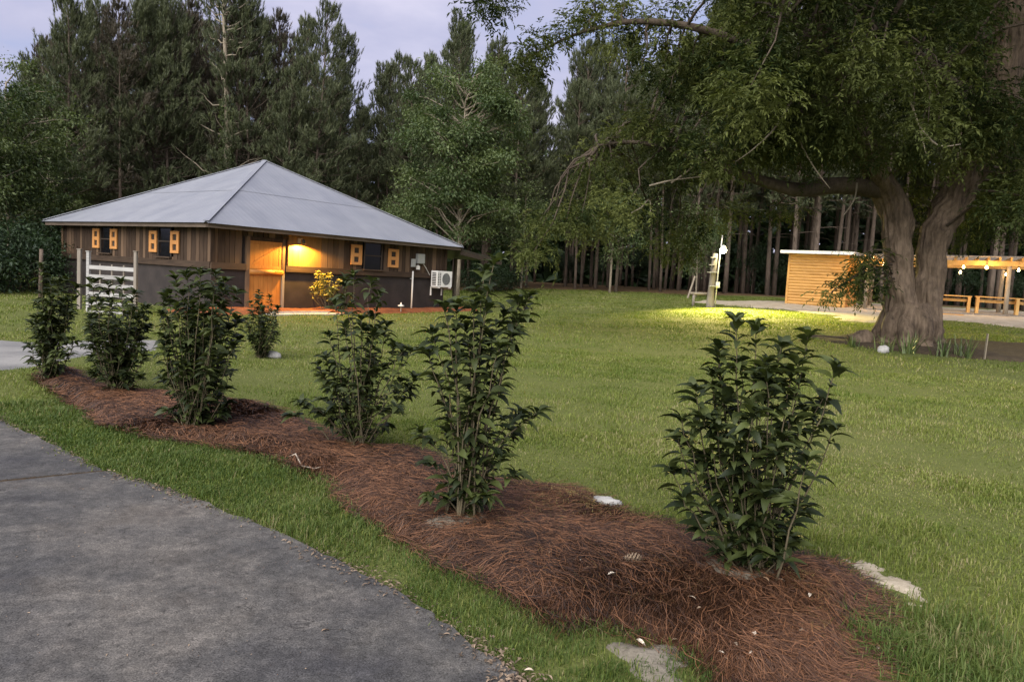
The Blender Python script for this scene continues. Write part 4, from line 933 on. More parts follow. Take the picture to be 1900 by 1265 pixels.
for xx, yy, px, dy in pines:
    zone_ = next(l for lim, l in zones if px < lim)
    k = random.choice([0, 1, 2, 3, 0, 1]) if dy < 3.5 and px < 1180 else random.choice([0, 2, 5, 5]) if px >= 1180 else random.choice([0, 1, 2, 5])
    if px < 520 and random.random() < .3: k = 4
    topy = np.interp(px, [0, 70, 120, 560, 610, 680, 740, 790, 830, 870, 900, 960, 1020, 1080, 1150, 1250, 1400, 2000], [110, 70, 0, -5, 40, 70, 140, 95, 15, 90, 60, 105, 95, 85, 70, 50, -80, -80]) + random.expovariate(1 / 60.) + (0 if dy < 9 else 45)
    dep_ = (np.array([xx, yy, 3]) - CAM) @ _f; s = float(at(px, topy, dep_)[2] - hgt(xx, yy)) / (18, 17, 19, 16, 18, 17.5)[k]; s = min(max(s, .55), 1.25)
    plant('pine_tree', PINES[k], (xx, yy, float(hgt(xx, yy)) - .05), random.random() * 6.28, s, f"{looks[k]} pine {'in the front row' if dy < 2 else 'in the second row' if dy < 5 else 'in the middle rows' if dy < 12 else 'deep in the wood'} {zone_}", group='pines of the surrounding wood').rotation_euler[0:2] = (random.gauss(0, .02), random.gauss(0, .022))
print('pines', len(pines))
# ------------------------------------------------------------------ broad-leaved trees
def diamond(w=.5): return np.array([(0, 0, 0), (-w / 2, .45, .05), (0, 1, -.12), (w / 2, .45, .05)], float), np.array([(0, 3, 2), (0, 2, 1)])
def broad_meshes(H, rx, rz_, zc, seed, nclump=60, nleaf=300, leaf=.13, r0=.14, leafm='broad', bark_='palebark', clr=.55, fork=.35, low=False):
    r2 = np.random.default_rng(seed); tr = MB(); tt = np.linspace(0, 1, 10); bend = r2.normal(size=2) * .35
    path = np.stack([bend[0] * np.sin(tt * 3) , bend[1] * np.sin(tt * 2.5), tt * H * .86], 1); path[:, :2] *= tt[:, None]; path[0, 2] = -.3
    if not low: tr.tube(path, r0 * (1 - tt * .85), 9, jit=.04)
    C = []
    while len(C) < nclump:
        d = unit(1)[0]; u = r2.random() ** .45; p = np.array([d[0] * rx * u, d[1] * rx * u, zc + d[2] * rz_ * u])
        if low or p[2] > .15 * H: C.append(p)
    P = []; D = []; cnt = []
    for c in C:
        zb = max(min(c[2] - np.hypot(c[0], c[1]) * r2.uniform(.3, .8), H * .82), .12 * H if not low else 0); b = np.array([np.interp(zb, path[:, 2], path[:, 0]), np.interp(zb, path[:, 2], path[:, 1]), zb])
        if low: b = np.array([c[0] * .3, c[1] * .3, 0])
        q = np.linspace(0, 1, 5)[:, None]; pts = b * (1 - q) + c * q + np.array([0, 0, 1]) * np.sin(q * math.pi) * .12 * np.linalg.norm(c - b); pts[1:-1] += r2.normal(size=(3, 3)) * .1
        tr.tube(pts, np.linspace(.05, .012, 5) * H / 12, 5, cap=False)
        m = int(nleaf * r2.uniform(.6, 1.4)); g = r2.normal(size=(m, 3)) * clr * r2.uniform(.6, 1.2) * np.array([1, 1, .6])
        cnt.append(m); P.append(c + g); D.append(g + np.array([0, 0, -.25]) + r2.normal(size=(m, 3)) * .4)
    P, D = np.concatenate(P), np.concatenate(D); n = len(P); Mx = frames(D, np.array([[0, 0, 1.]]) + r2.normal(size=(n, 3)) * .45)
    V, F = scatter(*diamond(.5), Mx, P, leaf * r2.uniform(.6, 1.3, n)); tn = np.clip(np.repeat(r2.uniform(.05, .75, len(cnt)), cnt) + .2 * r2.normal(size=n), 0, 1)
    return tr.build('trunk', M[bark_], smooth=True, only_mesh=True), npmesh('crown', V, F, M[leafm], tint=np.repeat(tn, 4), only_mesh=True)
cen = broad_meshes(12.5, 3.3, 4.7, 7.6, 31, 120, 330, .17, .13, clr=.40)
P = ground(848, 39.5); plant('broad_leaved_tree', cen, P, .4, 1.0, 'pale green broad-leaved tree with a light crooked trunk behind the house', group='broad-leaved trees at the wood edge')
lf = broad_meshes(9, 2.3, 3.3, 5.2, 32, 75, 260, .14, .12, 'broad2', clr=.36)
for px, dep, s, lab in ((20, 31, 1.05, 'tall leafy tree at the left picture edge'), (95, 38, .78, 'leafy tree just left of the house roof corner'), (-70, 28, 1.0, 'leafy tree cut by the left picture edge')):
    P = ground(px, dep); plant('broad_leaved_tree', lf, P, px * .1, s, lab, group='broad-leaved trees at the wood edge')
mid = broad_meshes(7, 2.0, 2.6, 4.4, 33, 34, 260, .14, .08, 'broad')
for px, dep, s, lab in ((965, 45, .9, 'young broad-leaved tree at the wood edge right of the house'), (1130, 45.5, 1.0, 'young broad-leaved tree behind the drooping pecan branches'), (1290, 43.5, .75, 'leafy sapling behind the yard light'), (740, 44, .8, 'leafy sapling rising behind the house roof slope')):
    P = ground(px, dep); plant('broad_leaved_tree', mid, P, px * .13, s, lab, group='broad-leaved trees at the wood edge')
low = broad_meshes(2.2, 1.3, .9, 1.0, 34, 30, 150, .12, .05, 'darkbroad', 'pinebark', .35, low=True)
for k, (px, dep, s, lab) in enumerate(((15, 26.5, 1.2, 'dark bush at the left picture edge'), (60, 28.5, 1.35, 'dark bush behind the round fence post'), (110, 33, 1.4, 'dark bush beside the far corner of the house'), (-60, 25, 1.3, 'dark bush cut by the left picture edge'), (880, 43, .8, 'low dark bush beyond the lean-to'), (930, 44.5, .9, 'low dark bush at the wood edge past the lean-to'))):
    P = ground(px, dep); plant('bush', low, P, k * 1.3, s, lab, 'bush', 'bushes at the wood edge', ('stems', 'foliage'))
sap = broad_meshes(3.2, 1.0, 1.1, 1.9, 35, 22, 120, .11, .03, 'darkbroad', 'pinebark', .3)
for k in range(16):
    px = random.uniform(960, 1900); dep = random.uniform(49, 62); P = ground(px, dep)
    plant('undergrowth_sapling', sap, P, k * 1.7, random.uniform(.6, 1.3), 'thin dark sapling between the pine trunks ' + next(l for lim, l in zones if px < lim), 'sapling', 'saplings in the wood')
# ivy clad pine with bare pale limbs behind the roof
r2 = np.random.default_rng(5); ivp = ground(404, 41.5); tr = MB(); tt = np.linspace(0, 1, 12); H = 17.
path = np.stack([.25 * np.sin(tt * 4), .2 * np.sin(tt * 3), tt * H], 1); path[0, 2] = -.4; tr.tube(path, .24 * (1 - tt * .8), 10, jit=.05); P = []; D = []; TP = []; TD = []
for k in range(46):
    z = r2.uniform(4.5, 16.5); a = r2.random() * 6.28; L = r2.uniform(1.2, 3.4) * (1.15 - z / 22); b0 = np.array([np.interp(z, path[:, 2], path[:, 0]), np.interp(z, path[:, 2], path[:, 1]), z]); d = np.array([math.cos(a), .6 * math.sin(a), 0])
    s = np.linspace(0, 1, 6); pts = np.stack([b0 + d * L * q + np.array([0, 0, L * (.12 * q + .35 * q * q)]) for q in s]); pts[1:] += r2.normal(size=(5, 3)) * .07; tr.tube(pts, np.linspace(.05, .010, 6), 5, cap=False)
    m = 6 if z < 9 else 16; q = r2.integers(3, 6, m); TP.append(pts[q] + r2.normal(size=(m, 3)) * .22); TD.append(d[None] * .5 + np.array([[0, 0, 1.]]) + r2.normal(size=(m, 3)) * .4)
TP, TD = np.concatenate(TP), np.concatenate(TD); V, F = scatter(*TUFTS[0], frames(TD, unit(len(TP))), TP, r2.uniform(.8, 1.3, len(TP)))
crown = npmesh('crown', V, F, M['needle'], tint=np.repeat(r2.random(len(TP)), len(TUFTS[0][0])), only_mesh=True)
n = 2600; zz = r2.uniform(.5, 10, n); an = r2.random(n) * 6.28; rr = .24 + .14 * r2.random(n); IP = np.stack([np.interp(zz, path[:, 2], path[:, 0]) + rr * np.cos(an), np.interp(zz, path[:, 2], path[:, 1]) + rr * np.sin(an), zz], 1)
ID = np.stack([np.cos(an), np.sin(an), -.5 + 0 * an], 1) + r2.normal(size=(n, 3)) * .4; V, F = scatter(*diamond(.8), frames(ID, np.array([[0, 0, 1.]]) + .4 * unit(n)), IP, r2.uniform(.08, .16, n))
ivy = npmesh('ivy', V, F, M['broad'], tint=np.repeat(r2.random(n), 4), only_mesh=True)
plant('pine_tree', (tr.build('trunk', M['palebark'], smooth=True, only_mesh=True), crown, ivy), ivp, 0, 1, 'ivy clad pine with long bare pale limbs behind the roof', group='pines at the wood edge', names=('trunk', 'crown', 'ivy'))
# far wood: one mass behind the rows
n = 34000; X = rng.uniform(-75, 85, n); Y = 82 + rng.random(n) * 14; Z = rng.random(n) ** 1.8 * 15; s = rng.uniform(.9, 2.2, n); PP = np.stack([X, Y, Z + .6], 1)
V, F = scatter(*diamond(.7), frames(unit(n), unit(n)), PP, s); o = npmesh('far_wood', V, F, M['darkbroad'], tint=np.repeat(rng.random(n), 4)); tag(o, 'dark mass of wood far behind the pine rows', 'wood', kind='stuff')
# ------------------------------------------------------------------ big forked pecan
D0 = 20.5; pb = ground(1690, D0); dlt = 0
def A(x, y, d): return at(x, y, d)
def smoothpath(pts, k=6):
    pts = np.array(pts); n = len(pts); t = np.arange(n); q = np.linspace(0, n - 1, (n - 1) * k + 1); out = []
    for v in q:
        i = int(min(v, n - 2)); f = v - i; p0 = pts[max(i - 1, 0)]; p1 = pts[i]; p2 = pts[i + 1]; p3 = pts[min(i + 2, n - 1)]
        out.append(.5 * ((2 * p1) + (-p0 + p2) * f + (2 * p0 - 5 * p1 + 4 * p2 - p3) * f * f + (-p0 + 3 * p1 - 3 * p2 + p3) * f ** 3))
    return np.array(out)
limbs = []
tr = MB()
def limb(pts, rads, k=14, jit=.03, bark_=False):
    p = smoothpath(pts, 16 if bark_ else 6); n = len(p); r_ = np.interp(np.linspace(0, 1, n), np.linspace(0, 1, len(rads)), rads)
    if bark_:                                  # long fissures and burls in the bark
        c0 = len(tr.V); tr.tube(p, r_, 72, jit=.006); an = np.arange(72) / 72 * 2 * math.pi; z = np.cumsum(np.r_[0, np.linalg.norm(np.diff(p, axis=0), axis=1)])
        A_, Z_ = np.meshgrid(an, z); X_, Y_ = np.cos(A_), np.sin(A_); ph = bark_ * 7.
        rid = sum(np.abs(np.sin(A_ * f_ / 2 + 1.6 * np.sin(Z_ * g_ + ph + f_) + f_)) * w_ for f_, g_, w_ in ((14, 1.7, .5), (22, 2.9, .35), (34, 4.3, .25)))
        bur = np.sin(X_ * 2.6 + Z_ * 1.9 + ph) * np.sin(Y_ * 3.1 - Z_ * 2.3) * .10 + np.sin(X_ * 5 + Z_ * 4.1) * np.sin(Y_ * 6 + Z_ * 3.3 + ph) * .05
        V = tr.V[c0].reshape(n, 72, 3); tr.V[c0] = (p[:, None] + (V - p[:, None]) * (1 + bur + .22 * (rid - .68))[..., None]).reshape(-1, 3)
    else: tr.tube(p, r_, k, jit=jit)
    limbs.append(p); return p
ft = pb + np.array([0, 0, -.4])
limb([ft + np.array([-.1, 0, 0]), A(1677, 610, D0), A(1671, 560, D0), A(1667, 500, D0), A(1667, 445, D0), A(1660, 385, D0), A(1636, 335, D0 - .2), A(1600, 260, 19.8), A(1560, 150, 19), A(1520, 0, 18), A(1490, -220, 17)], [.8, .50, .39, .33, .33, .40, .31, .28, .24, .2, .1], bark_=1)
limb([ft + np.array([.15, 0, 0]), A(1708, 615, D0), A(1718, 560, D0), A(1727, 500, D0), A(1734, 440, D0), A(1762, 385, D0), A(1796, 325, D0 - .2), A(1835, 250, 20), A(1862, 130, 19.6), A(1872, 0, 19.2), A(1880, -250, 18.6)], [.75, .46, .38, .33, .35, .40, .35, .40, .46, .42, .2], bark_=2)
for a in np.linspace(0, 6.28, 10)[:-1]:      # root flare
    d = np.array([math.cos(a), math.sin(a), 0]); l = .72 + .22 * math.sin(a * 3 + 1); tr.tube(smoothpath([pb + d * .25 + np.array([0, 0, 1.0]), pb + d * .62 + np.array([0, 0, .42]), pb + d * l + np.array([0, 0, .08]), pb + d * (l + .45) + np.array([0, 0, -.12])], 4), np.interp(np.linspace(0, 1, 13), [0, .4, 1], [.36, .24, .07]), 12, jit=.04)
NT = tr; tr = MB()
limb([A(1636, 352, D0 - .1), A(1590, 346, 20.3), A(1540, 345, 20.1), A(1480, 352, 19.8), A(1410, 335, 19.6), A(1310, 300, 19.8), A(1190, 265, 20.4), A(1110, 270, 21)], [.26, .24, .22, .18, .14, .10, .06, .03], 12)
limb([A(1600, 260, 19.8), A(1480, 150, 18.5), A(1350, 70, 18), A(1200, 40, 18), A(1080, 60, 18.3), A(985, 105, 18.6)], [.18, .14, .10, .07, .04, .02], 10)
limb([A(1640, 350, D0), A(1560, 230, 22.5), A(1420, 170, 25), A(1270, 150, 26.5)], [.26, .2, .13, .06], 10)
limb([A(1838, 250, 20), A(1760, 150, 18.2), A(1640, 60, 17), A(1500, -40, 16.5)], [.22, .15, .10, .04], 10)
limb([A(1845, 235, 20), A(1930, 190, 19), A(2060, 150, 18), A(2200, 120, 17)], [.28, .22, .14, .06], 10)
limb([A(1868, 120, 19.6), A(1780, 40, 21.5), A(1650, -60, 24), A(1500, -120, 26)], [.26, .18, .12, .05], 10)
limb([A(1560, 150, 19), A(1400, -40, 18), A(1200, -120, 17.5), A(980, -60, 17.5), A(890, 0, 17.8)], [.2, .16, .10, .05, .02], 10)
r2 = np.random.default_rng(77); C = []
def reg(x0, x1, y0, y1, n, d0, d1, s0=.8, s1=1.2):
    for k in range(n): C.append((A(r2.uniform(x0, x1), r2.uniform(y0, y1), r2.uniform(d0, d1)), r2.uniform(s0, s1)))
def exp_(lst, d, s=.8, j=.4):
    for x, y in lst: C.append((A(x, y, d + r2.normal() * j), s * r2.uniform(.8, 1.15)))
reg(1330, 1810, -260, 230, 150, 14.5, 25)
reg(1240, 1400, 20, 290, 30, 17, 24, .7, 1.05); reg(1840, 2100, -250, 330, 40, 20.8, 26); reg(1910, 2150, -250, 330, 14, 15, 19); reg(1390, 1620, 190, 285, 36, 16.5, 23, .7, 1.)
reg(1500, 2100, -900, -250, 70, 11, 21, .9, 1.3); reg(1785, 1850, -50, 300, 12, 17.5, 19); reg(1760, 1930, 330, 450, 16, 22, 26); reg(1880, 2000, 300, 450, 8, 17, 21)  # first set: unseen clumps above the view, added to shade trunk and crown
reg(1180, 1330, 190, 350, 15, 19, 24, .6, .9)
exp_([(885, 8), (905, 14), (928, 4), (1000, 100), (985, 85), (970, 118), (1030, 62), (1058, 48), (1085, 30), (1110, 40), (1140, 18), (1165, 50), (1130, 70), (1185, 62), (1200, 105), (1210, 30), (1100, 5), (1150, 5), (1235, 80), (1190, 140), (1225, 150), (1250, 20), (1240, 180), (985, 130)], 18.4, .62)
exp_([(1092, 285), (1115, 300), (1150, 290), (1185, 320), (1082, 325), (1120, 350), (1160, 380), (1200, 400), (1170, 235), (1200, 250), (1135, 250), (1130, 410), (1080, 395), (1050, 415), (1030, 400), (1000, 410), (1090, 430), (992, 452), (988, 470), (1100, 340), (1150, 330), (1060, 380), (1190, 360)], 21.6, .72, .9)
exp_([(1255, 430), (1285, 450), (1230, 455), (1262, 475), (1305, 420), (1335, 400), (1370, 385), (1240, 400), (1275, 400), (1420, 400), (1460, 390)], 25, .75, 1.5)
exp_([(1592, 478), (1612, 492), (1585, 505), (1605, 515), (1560, 530), (1538, 545), (1625, 530), (1600, 545), (1618, 470), (1575, 520)], 19.6, .42, .25)
exp_([(1705, 395), (1700, 440), (1712, 480), (1696, 370), (1715, 420), (1690, 350), (1730, 350)], 21.2, .5, .2)
exp_([(1650, 285), (1680, 300), (1720, 290), (1750, 310), (1620, 300), (1700, 270), (1780, 280)], 18.3, .62, .4)
Lall = np.concatenate(limbs[:2] + limbs[2:]); Lall = np.concatenate([limbs[0][40:], limbs[1][50:]] + limbs[2:])
# one compound leaf: drooping midrib with paired leaflets
def compound(seed):
    r3 = np.random.default_rng(seed); V = []; F = []; c_ = 0; dv_, df_ = diamond(.36); nP = 5; sw = r3.normal() * .08
    def add(p, d, l):
        nonlocal c_
        v, f = scatter(dv_, df_, frames(d[None], np.array([[0., 0, 1]]) + .3 * r3.normal(size=(1, 3))), p[None], np.array([l])); V.append(v); F.append(f + c_); c_ += len(v)
    for k in range(nP):
        for s in (-1, 1):
            t = .2 + .8 * k / nP + r3.normal() * .04
            add(np.array([sw * t * t, t * .30, -.13 * t * t]), np.array([s * .85, .5, -.15 - .30 * t]) + r3.normal(size=3) * .28, r3.uniform(.07, .135) * (0.02 if r3.random() < .06 else 1))
    add(np.array([sw, .30, -.13]), np.array([sw, .7, -.7]) + r3.normal(size=3) * .2, .11); return np.concatenate(V), np.concatenate(F)
COMP = [compound(s) for s in range(5)]; CV, CF = COMP[0]; LPs = []; LDs = []; LTs = []
for c, s in C:
    b = Lall[np.argmin(((Lall - c) ** 2).sum(1))]; L = np.linalg.norm(c - b); q = np.linspace(0, 1, 6)[:, None]
    pts = b * (1 - q) + c * q + np.array([0, 0, 1]) * np.sin(q * math.pi) * .14 * L; pts[1:-1] += r2.normal(size=(4, 3)) * .05 * L ** .5
    tr.tube(pts, np.linspace(.018 + .010 * L, .006, 6), 5, cap=False)
    m = int(30 * s * s * 2.8) + 10; g = r2.normal(size=(m, 3)) * .30 * s * np.array([1, 1, .8]); LPs.append(c + g); o_ = g * 1.2 + r2.normal(size=(m, 3)) * .35; o_[:, 2] = o_[:, 2] * .6 - .05; LDs.append(o_)
    LTs.append(np.clip(r2.choice([.08, .2, .4, .6, .9] if topix(c)[0] > 1240 else [.15, .4, .7, 1.]) + .13 * r2.normal(size=m), 0, 1))  # clump tints: leaf variation, plus lit and shaded foliage painted into the colour
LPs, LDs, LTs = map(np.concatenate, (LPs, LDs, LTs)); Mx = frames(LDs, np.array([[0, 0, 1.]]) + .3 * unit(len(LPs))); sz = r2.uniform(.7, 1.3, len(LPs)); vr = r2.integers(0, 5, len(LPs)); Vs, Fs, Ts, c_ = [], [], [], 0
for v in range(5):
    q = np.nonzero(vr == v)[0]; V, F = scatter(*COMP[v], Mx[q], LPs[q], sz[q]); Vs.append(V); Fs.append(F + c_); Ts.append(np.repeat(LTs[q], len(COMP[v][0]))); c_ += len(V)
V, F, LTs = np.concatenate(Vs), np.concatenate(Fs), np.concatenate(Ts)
# bare pale twigs hanging out of the crown
tws = []
for pts, d_ in (([(1205, 345), (1245, 335), (1300, 328), (1342, 318)], 20), ([(1245, 340), (1285, 310), (1300, 285), (1330, 275), (1380, 285)], 20), ([(1300, 330), (1303, 300), (1288, 280), (1290, 270)], 20), ([(1475, 175), (1440, 235), (1400, 275), (1365, 300)], 17), ([(1488, 225), (1484, 260), (1510, 310), (1540, 350)], 17.5), ([(1690, 190), (1705, 235), (1718, 285)], 16.5), ([(1705, 235), (1740, 270), (1782, 268)], 16.5), ([(1590, 340), (1585, 370), (1565, 400)], 19.5), ([(1165, 400), (1190, 385), (1205, 370), (1207, 400)], 21)):
    p = smoothpath([A(x, y, d_ + r2.normal() * .1) for x, y in pts], 4); tws.append(MB().tube(p, np.linspace(.028, .010, len(p)), 5))
pec = empty('pecan_tree', pb); tag(pec, 'big forked pecan tree with thick rough trunk and drooping leaves', 'tree')
def rel(o): o.location = -pb; return o
# knobbly bark: push the trunk's points about
TV = np.concatenate(NT.V); TV = TV + .03 * np.stack([np.sin(TV[:, 2] * 7 + TV[:, 0] * 9), np.sin(TV[:, 0] * 8 + TV[:, 2] * 6), 0 * TV[:, 0]], 1) * np.clip(6 - TV[:, 2], 0, 1)[:, None]
rel(npmesh('trunk', TV, [np.concatenate(f) for f in NT.F.values()], M['pecanbark'], pec, smooth=True)); rel(tr.build('limbs', M['limb'], pec, True))
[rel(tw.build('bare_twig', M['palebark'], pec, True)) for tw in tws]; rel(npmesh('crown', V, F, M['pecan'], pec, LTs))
print('pecan leaf tris', len(F))
# ------------------------------------------------------------------ grass
def nograss(x, y, soft):
    ok = np.ones(x.shape, bool); wob = .05 * fbm(x, y, 6, 3, 3)
    for poly, m in NOGRASS:
        pa = np.array([p[:2] for p in poly]); box = (x > pa[:, 0].min() - 1) & (x < pa[:, 0].max() + 1) & (y > pa[:, 1].min() - 1) & (y < pa[:, 1].max() + 1)
        i = np.nonzero(box & ok)[0]
        if len(i): ok[i] &= sdf(x[i], y[i], poly) + wob[i] < m + soft[i] * (3 if poly is bed_poly or poly is sandA or poly is sandB else 1)
    lx = (x - HC[0]) * _hu[0] + (y - HC[1]) * _hu[1]; ly = (x - HC[0]) * _hv[0] + (y - HC[1]) * _hv[1]
    return ok & ~((lx > -.1) & (lx < HB + .1) & (ly > -.1) & (ly < HA))
def blades(n, r0, r1, h0, h1, w0, seg, name_seed, lushmask=None, where=None, half=.66, hmul=None):
    r2 = np.random.default_rng(name_seed)
    r_ = np.sqrt(r2.uniform(r0 * r0, r1 * r1, n)); a = r2.uniform(-half, half, n); x = r_ * np.sin(a); y = r_ * np.cos(a)
    if where is not None: x, y = where(r2, n); r_ = np.hypot(x, y)
    dens = .5 + .5 * fbm(x, y, 1.3, 4, 5); k = nograss(x, y, r2.random(len(x)) ** 3 * .12) & (r2.random(len(x)) < np.clip(.40 + .95 * dens, .15, 1)); x, y, r_, dens = x[k], y[k], r_[k], dens[k]
    n = len(x); z = lawnz(x, y); h = r2.uniform(h0, h1, n) * (.45 + 1.0 * np.clip(dens, 0, 1)) * (1 + .35 * fbm(x, y, 5, 2, 8))
    if hmul is not None: h *= hmul(x, y)
    an = r2.random(n) * 6.28; le = r2.uniform(.15, 1.15, n); w_ = np.maximum(w0, r_ * .00055) * r2.uniform(.7, 1.3, n)
    d = np.stack([np.cos(an), np.sin(an), 0 * an], 1); s = np.stack([-np.sin(an), np.cos(an), 0 * an], 1); b = np.stack([x, y, z - .008], 1)
    up = np.array([[0, 0, 1.]])
    tip = b + d * (h * le)[:, None] + up * (h * np.sqrt(np.clip(1 - (le * .8) ** 2, .15, 1)))[:, None]
    if seg == 1:
        V = np.stack([b - s * w_[:, None], b + s * w_[:, None], tip], 1).reshape(-1, 3); F = np.arange(3 * n).reshape(-1, 3); kv = 3
    else:
        m = b + d * (h * le * .30)[:, None] + up * (h * .62)[:, None]
        V = np.stack([b - s * w_[:, None], b + s * w_[:, None], m - s * w_[:, None] * .75, m + s * w_[:, None] * .75, tip], 1).reshape(-1, 3); o5 = (np.arange(n) * 5)[:, None]
        F = np.concatenate([o5 + np.array([[0, 1, 3]]), o5 + np.array([[0, 3, 2]]), o5 + np.array([[2, 3, 4]])]); kv = 5
    t = np.clip(.40 + .30 * fbm(x, y, .5, 3, 9) + .28 * fbm(x, y, 3.3, 3, 6) + .24 * r2.normal(size=n) + (r2.random(n) < .08) * .5, 0, 1)
    return V, F, np.repeat(t, kv)
def grass_obj(name, sets, mt, label):
    c = 0; Vs, Fs, Ts = [], [], []
    for V, F, T in sets: Vs.append(V); Fs.append(F + c); Ts.append(T); c += len(V)
    o = npmesh(name, np.concatenate(Vs), np.concatenate(Fs), mt, tint=np.concatenate(Ts)); tag(o, label, 'grass', kind='stuff'); print(name, sum(len(f) for f in Fs)); return o
def strip_lush(x, y):                     # the narrow strip between driveway and mulch is longer
    e = np.array(edge); d = np.full(x.shape, 9.)
    for i in range(len(e) - 1):
        ax, ay = e[i]; ex, ey = e[i + 1] - e[i]; t_ = np.clip(((x - ax) * ex + (y - ay) * ey) / (ex * ex + ey * ey), 0, 1); d = np.minimum(d, np.hypot(x - ax - t_ * ex, y - ay - t_ * ey))
    return d
grass_obj('lawn_grass', [blades(150000, 2.4, 8, .025, .055, .0022, 2, 1), blades(190000, 8, 17, .03, .06, .003, 1, 2), blades(300000, 17, 48, .04, .08, .006, 1, 3)], M['grass'], 'short mown lawn grass in front of the house')
def near_edge_pts(r2, n):
    e = np.array(refine([np.array(p) for p in edge], 10)); i = r2.integers(0, len(e) - 1, n); p = e[i] + (e[i + 1] - e[i]) * r2.random((n, 1)); t_ = e[i + 1] - e[i]; t_ /= np.linalg.norm(t_, axis=1)[:, None]
    nrm = np.stack([t_[:, 1], -t_[:, 0]], 1); c = np.array([-3., 0]); nrm *= np.sign(((p - c) * nrm).sum(1))[:, None]; p = p + nrm * (r2.random((n, 1)) * 1.5 - .03); return p[:, 0], p[:, 1]
def corner_pts(r2, n): q = np.array([flat(1700, 1230)[:2], flat(1640, 1200)[:2], flat(1760, 1180)[:2], flat(1850, 1260)[:2]])[r2.integers(0, 4, n)] + r2.normal(size=(n, 2)) * .16; return q[:, 0], q[:, 1]
grass_obj('verge_grass', [blades(75000, 1, 2, .022, .068, .0022, 2, 4, where=near_edge_pts), blades(3500, 1, 2, .04, .11, .0028, 2, 5, where=corner_pts)], M['lush'], 'longer bright grass strip between driveway and mulch')
# ------------------------------------------------------------------ pine straw on the bed
def straw_mesh(n, seed):
    r2 = np.random.default_rng(seed); pa = np.array([p[:2] for p in bed_poly]); X = r2.uniform(pa[:, 0].min(), pa[:, 0].max(), n); Y = r2.uniform(pa[:, 1].min(), pa[:, 1].max(), n)
    rr = np.hypot(X, Y); k = r2.random(n) < np.clip(4.6 / rr, .12, 1) ** 1.3; X, Y = X[k], Y[k]; z, d = bedz(X, Y); k = d > -.05 + .05 * r2.random(len(X)); X, Y, z, d = X[k], Y[k], z[k], d[k]
    bare = np.maximum(sdf(X, Y, sandC), sdf(X, Y, sandD)); bare = np.maximum(bare, sdf(X, Y, sandA)); k = (bare < -.02) | (r2.random(len(X)) < .28); X, Y, z = X[k], Y[k], z[k]
    n = len(X); rr = np.hypot(X, Y); ori = 1.5 * fbm(X, Y, 1.4, 3, 12) * 2 + r2.normal(size=n) * 1.0; L = r2.uniform(.09, .20, n); w_ = np.maximum(.0010, rr * .00026) * r2.uniform(.8, 1.3, n)
    cur = r2.normal(size=n) * .5; pts = []; ang = ori.copy(); p = np.stack([X, Y], 1); zz0 = r2.random(n) ** 2 * .035
    for s in range(4):
        zb, dd = bedz(p[:, 0], p[:, 1]); zb = np.maximum(zb, lawnz(p[:, 0], p[:, 1])) + .003 + zz0 + .012 * np.abs(np.sin(s * 1.1 + X * 30)); pts.append(np.stack([p[:, 0], p[:, 1], zb], 1)); p = p + np.stack([np.cos(ang), np.sin(ang)], 1) * (L / 3)[:, None]; ang = ang + cur * .4
    V = []
    for s, q in enumerate(pts):
        pr_ = np.stack([-np.sin(ori), np.cos(ori), .5 + 0 * ori], 1) * (w_ * (1 if s < 3 else .4))[:, None]; V += [q - pr_, q + pr_]
    V = np.stack(V, 1).reshape(-1, 3); o8 = (np.arange(n) * 8)[:, None]; F = np.concatenate([o8 + np.array([[2 * s, 2 * s + 1, 2 * s + 3, 2 * s + 2]]) for s in range(3)])
    t = np.clip(.04 + .85 * r2.random(n) ** 2.2 + .15 * fbm(X, Y, 2, 3, 4), 0, 1); print('straw', n); return V, F, np.repeat(t, 8)
V, F, T = straw_mesh(560000, 8); o = npmesh('pine_straw', V, F, M['straw'], tint=T); tag(o, 'loose red brown pine needles covering the mulch bed', 'mulch', kind='stuff')
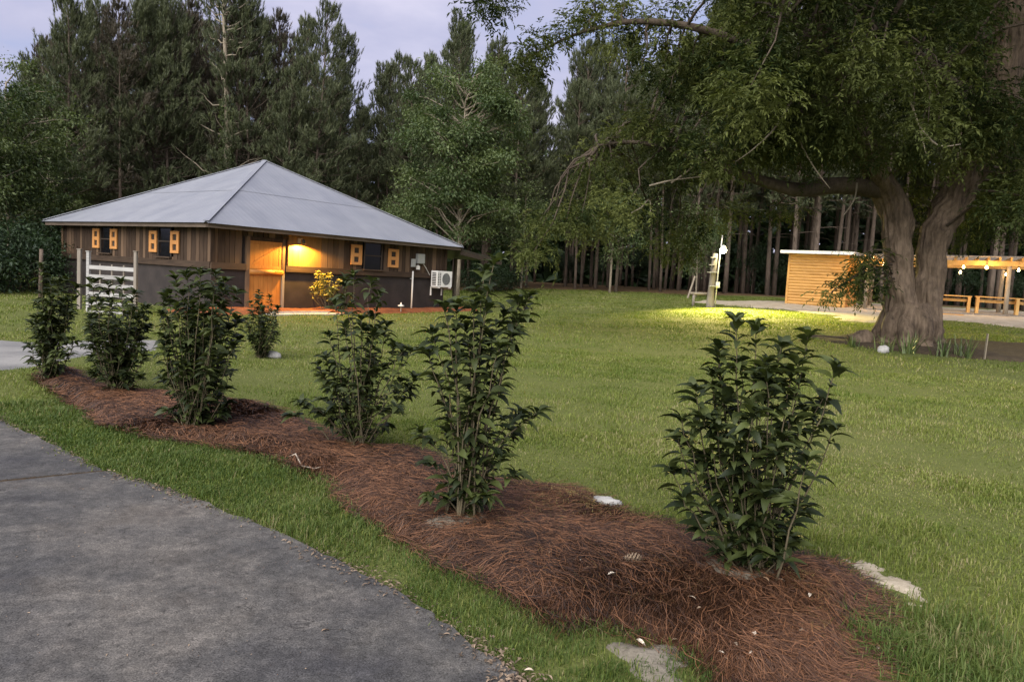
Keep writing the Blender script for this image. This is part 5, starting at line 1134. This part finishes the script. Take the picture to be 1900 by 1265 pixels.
# ------------------------------------------------------------------ litter: pale fallen leaves one by one, crumbs as one mass
fl = [(1022, 1050), (1075, 1062), (1095, 1075), (1060, 1062), (1125, 1095), (1290, 1140), (1305, 1190), (1245, 1195), (1330, 1225), (1400, 1200), (1440, 1100), (1425, 1105), (1480, 1195), (1500, 1130), (1395, 1235), (1410, 1225), (1360, 1215), (1590, 1180), (1630, 1215), (1180, 1190), (990, 1250), (595, 1185), (835, 1190), (1300, 1150), (1020, 1045), (1530, 1190), (1350, 1245)]
LV, LF = leaf_template(.36, .12, .1); dl_me = npmesh('fallen_leaf', LV, LF, M['deadleaf'], only_mesh=True, smooth=True)
for k, (x, y) in enumerate(fl):
    P = flat(x, y); zb, d = bedz(np.array(P[0]), np.array(P[1])); ondrv = sdf(np.array([P[0]]), np.array([P[1]]), drive_poly)[0] > 0
    z = .034 if ondrv else max(float(zb) if d > 0 else -1, float(lawnz(P[0], P[1]))) + .018
    o = link('fallen_leaf', dl_me); o.location = (P[0], P[1], z); o.rotation_euler = (random.uniform(-.35, .35), random.uniform(-.35, .35), random.random() * 6.28); s = random.uniform(.03, .052); o.scale = (s, s, s)
    tag(o, 'small pale fallen leaf lying on the worn driveway' if ondrv else 'small pale fallen leaf lying on the brown mulch', 'leaf', 'fallen leaves in the foreground')
def crumbs(n, seed):
    r2 = np.random.default_rng(seed); e = np.array(refine([np.array(p) for p in edge], 10)); i = r2.integers(0, len(e) - 1, n); t_ = e[i + 1] - e[i]; t_ /= np.linalg.norm(t_, axis=1)[:, None]; nrm = np.stack([t_[:, 1], -t_[:, 0]], 1)
    p = e[i] + t_ * r2.random((n, 1)) * .1 + nrm * r2.normal(size=(n, 1)) * .06; kk = r2.random(n) < np.clip(.6 + .8 * fbm(p[:, 0], p[:, 1], 2.2, 3, 6), .15, 1); p = p[kk]; n = len(p); ins = sdf(p[:, 0], p[:, 1], drive_poly) > 0
    P1 = np.stack([p[:, 0], p[:, 1], np.where(ins, .036, .012)], 1); m = 260; q = np.stack([r2.uniform(-3.2, 1, m), r2.uniform(1.8, 6, m)], 1); q = q[sdf(q[:, 0], q[:, 1], drive_poly) > .05]
    P = np.concatenate([P1, np.column_stack([q, np.full(len(q), .034)])]); S = np.concatenate([r2.uniform(.010, .034, n), r2.uniform(.005, .018, len(q))]); n = len(P)
    return scatter(LV, LF, frames(np.concatenate([unit(n)[:, :2], np.zeros((n, 1))], 1), np.array([[0, 0, 1.]]) + .35 * unit(n)), P, S) + (np.repeat(np.concatenate([r2.random(n - len(q)) ** 1.5 * .8, .5 + .5 * r2.random(len(q))]), len(LV)),)
V, F, T = crumbs(3600, 5); o = npmesh('leaf_litter', V, F, M['litter'], tint=T); tag(o, 'dry leaf crumbs along the driveway edge', 'litter', kind='stuff')
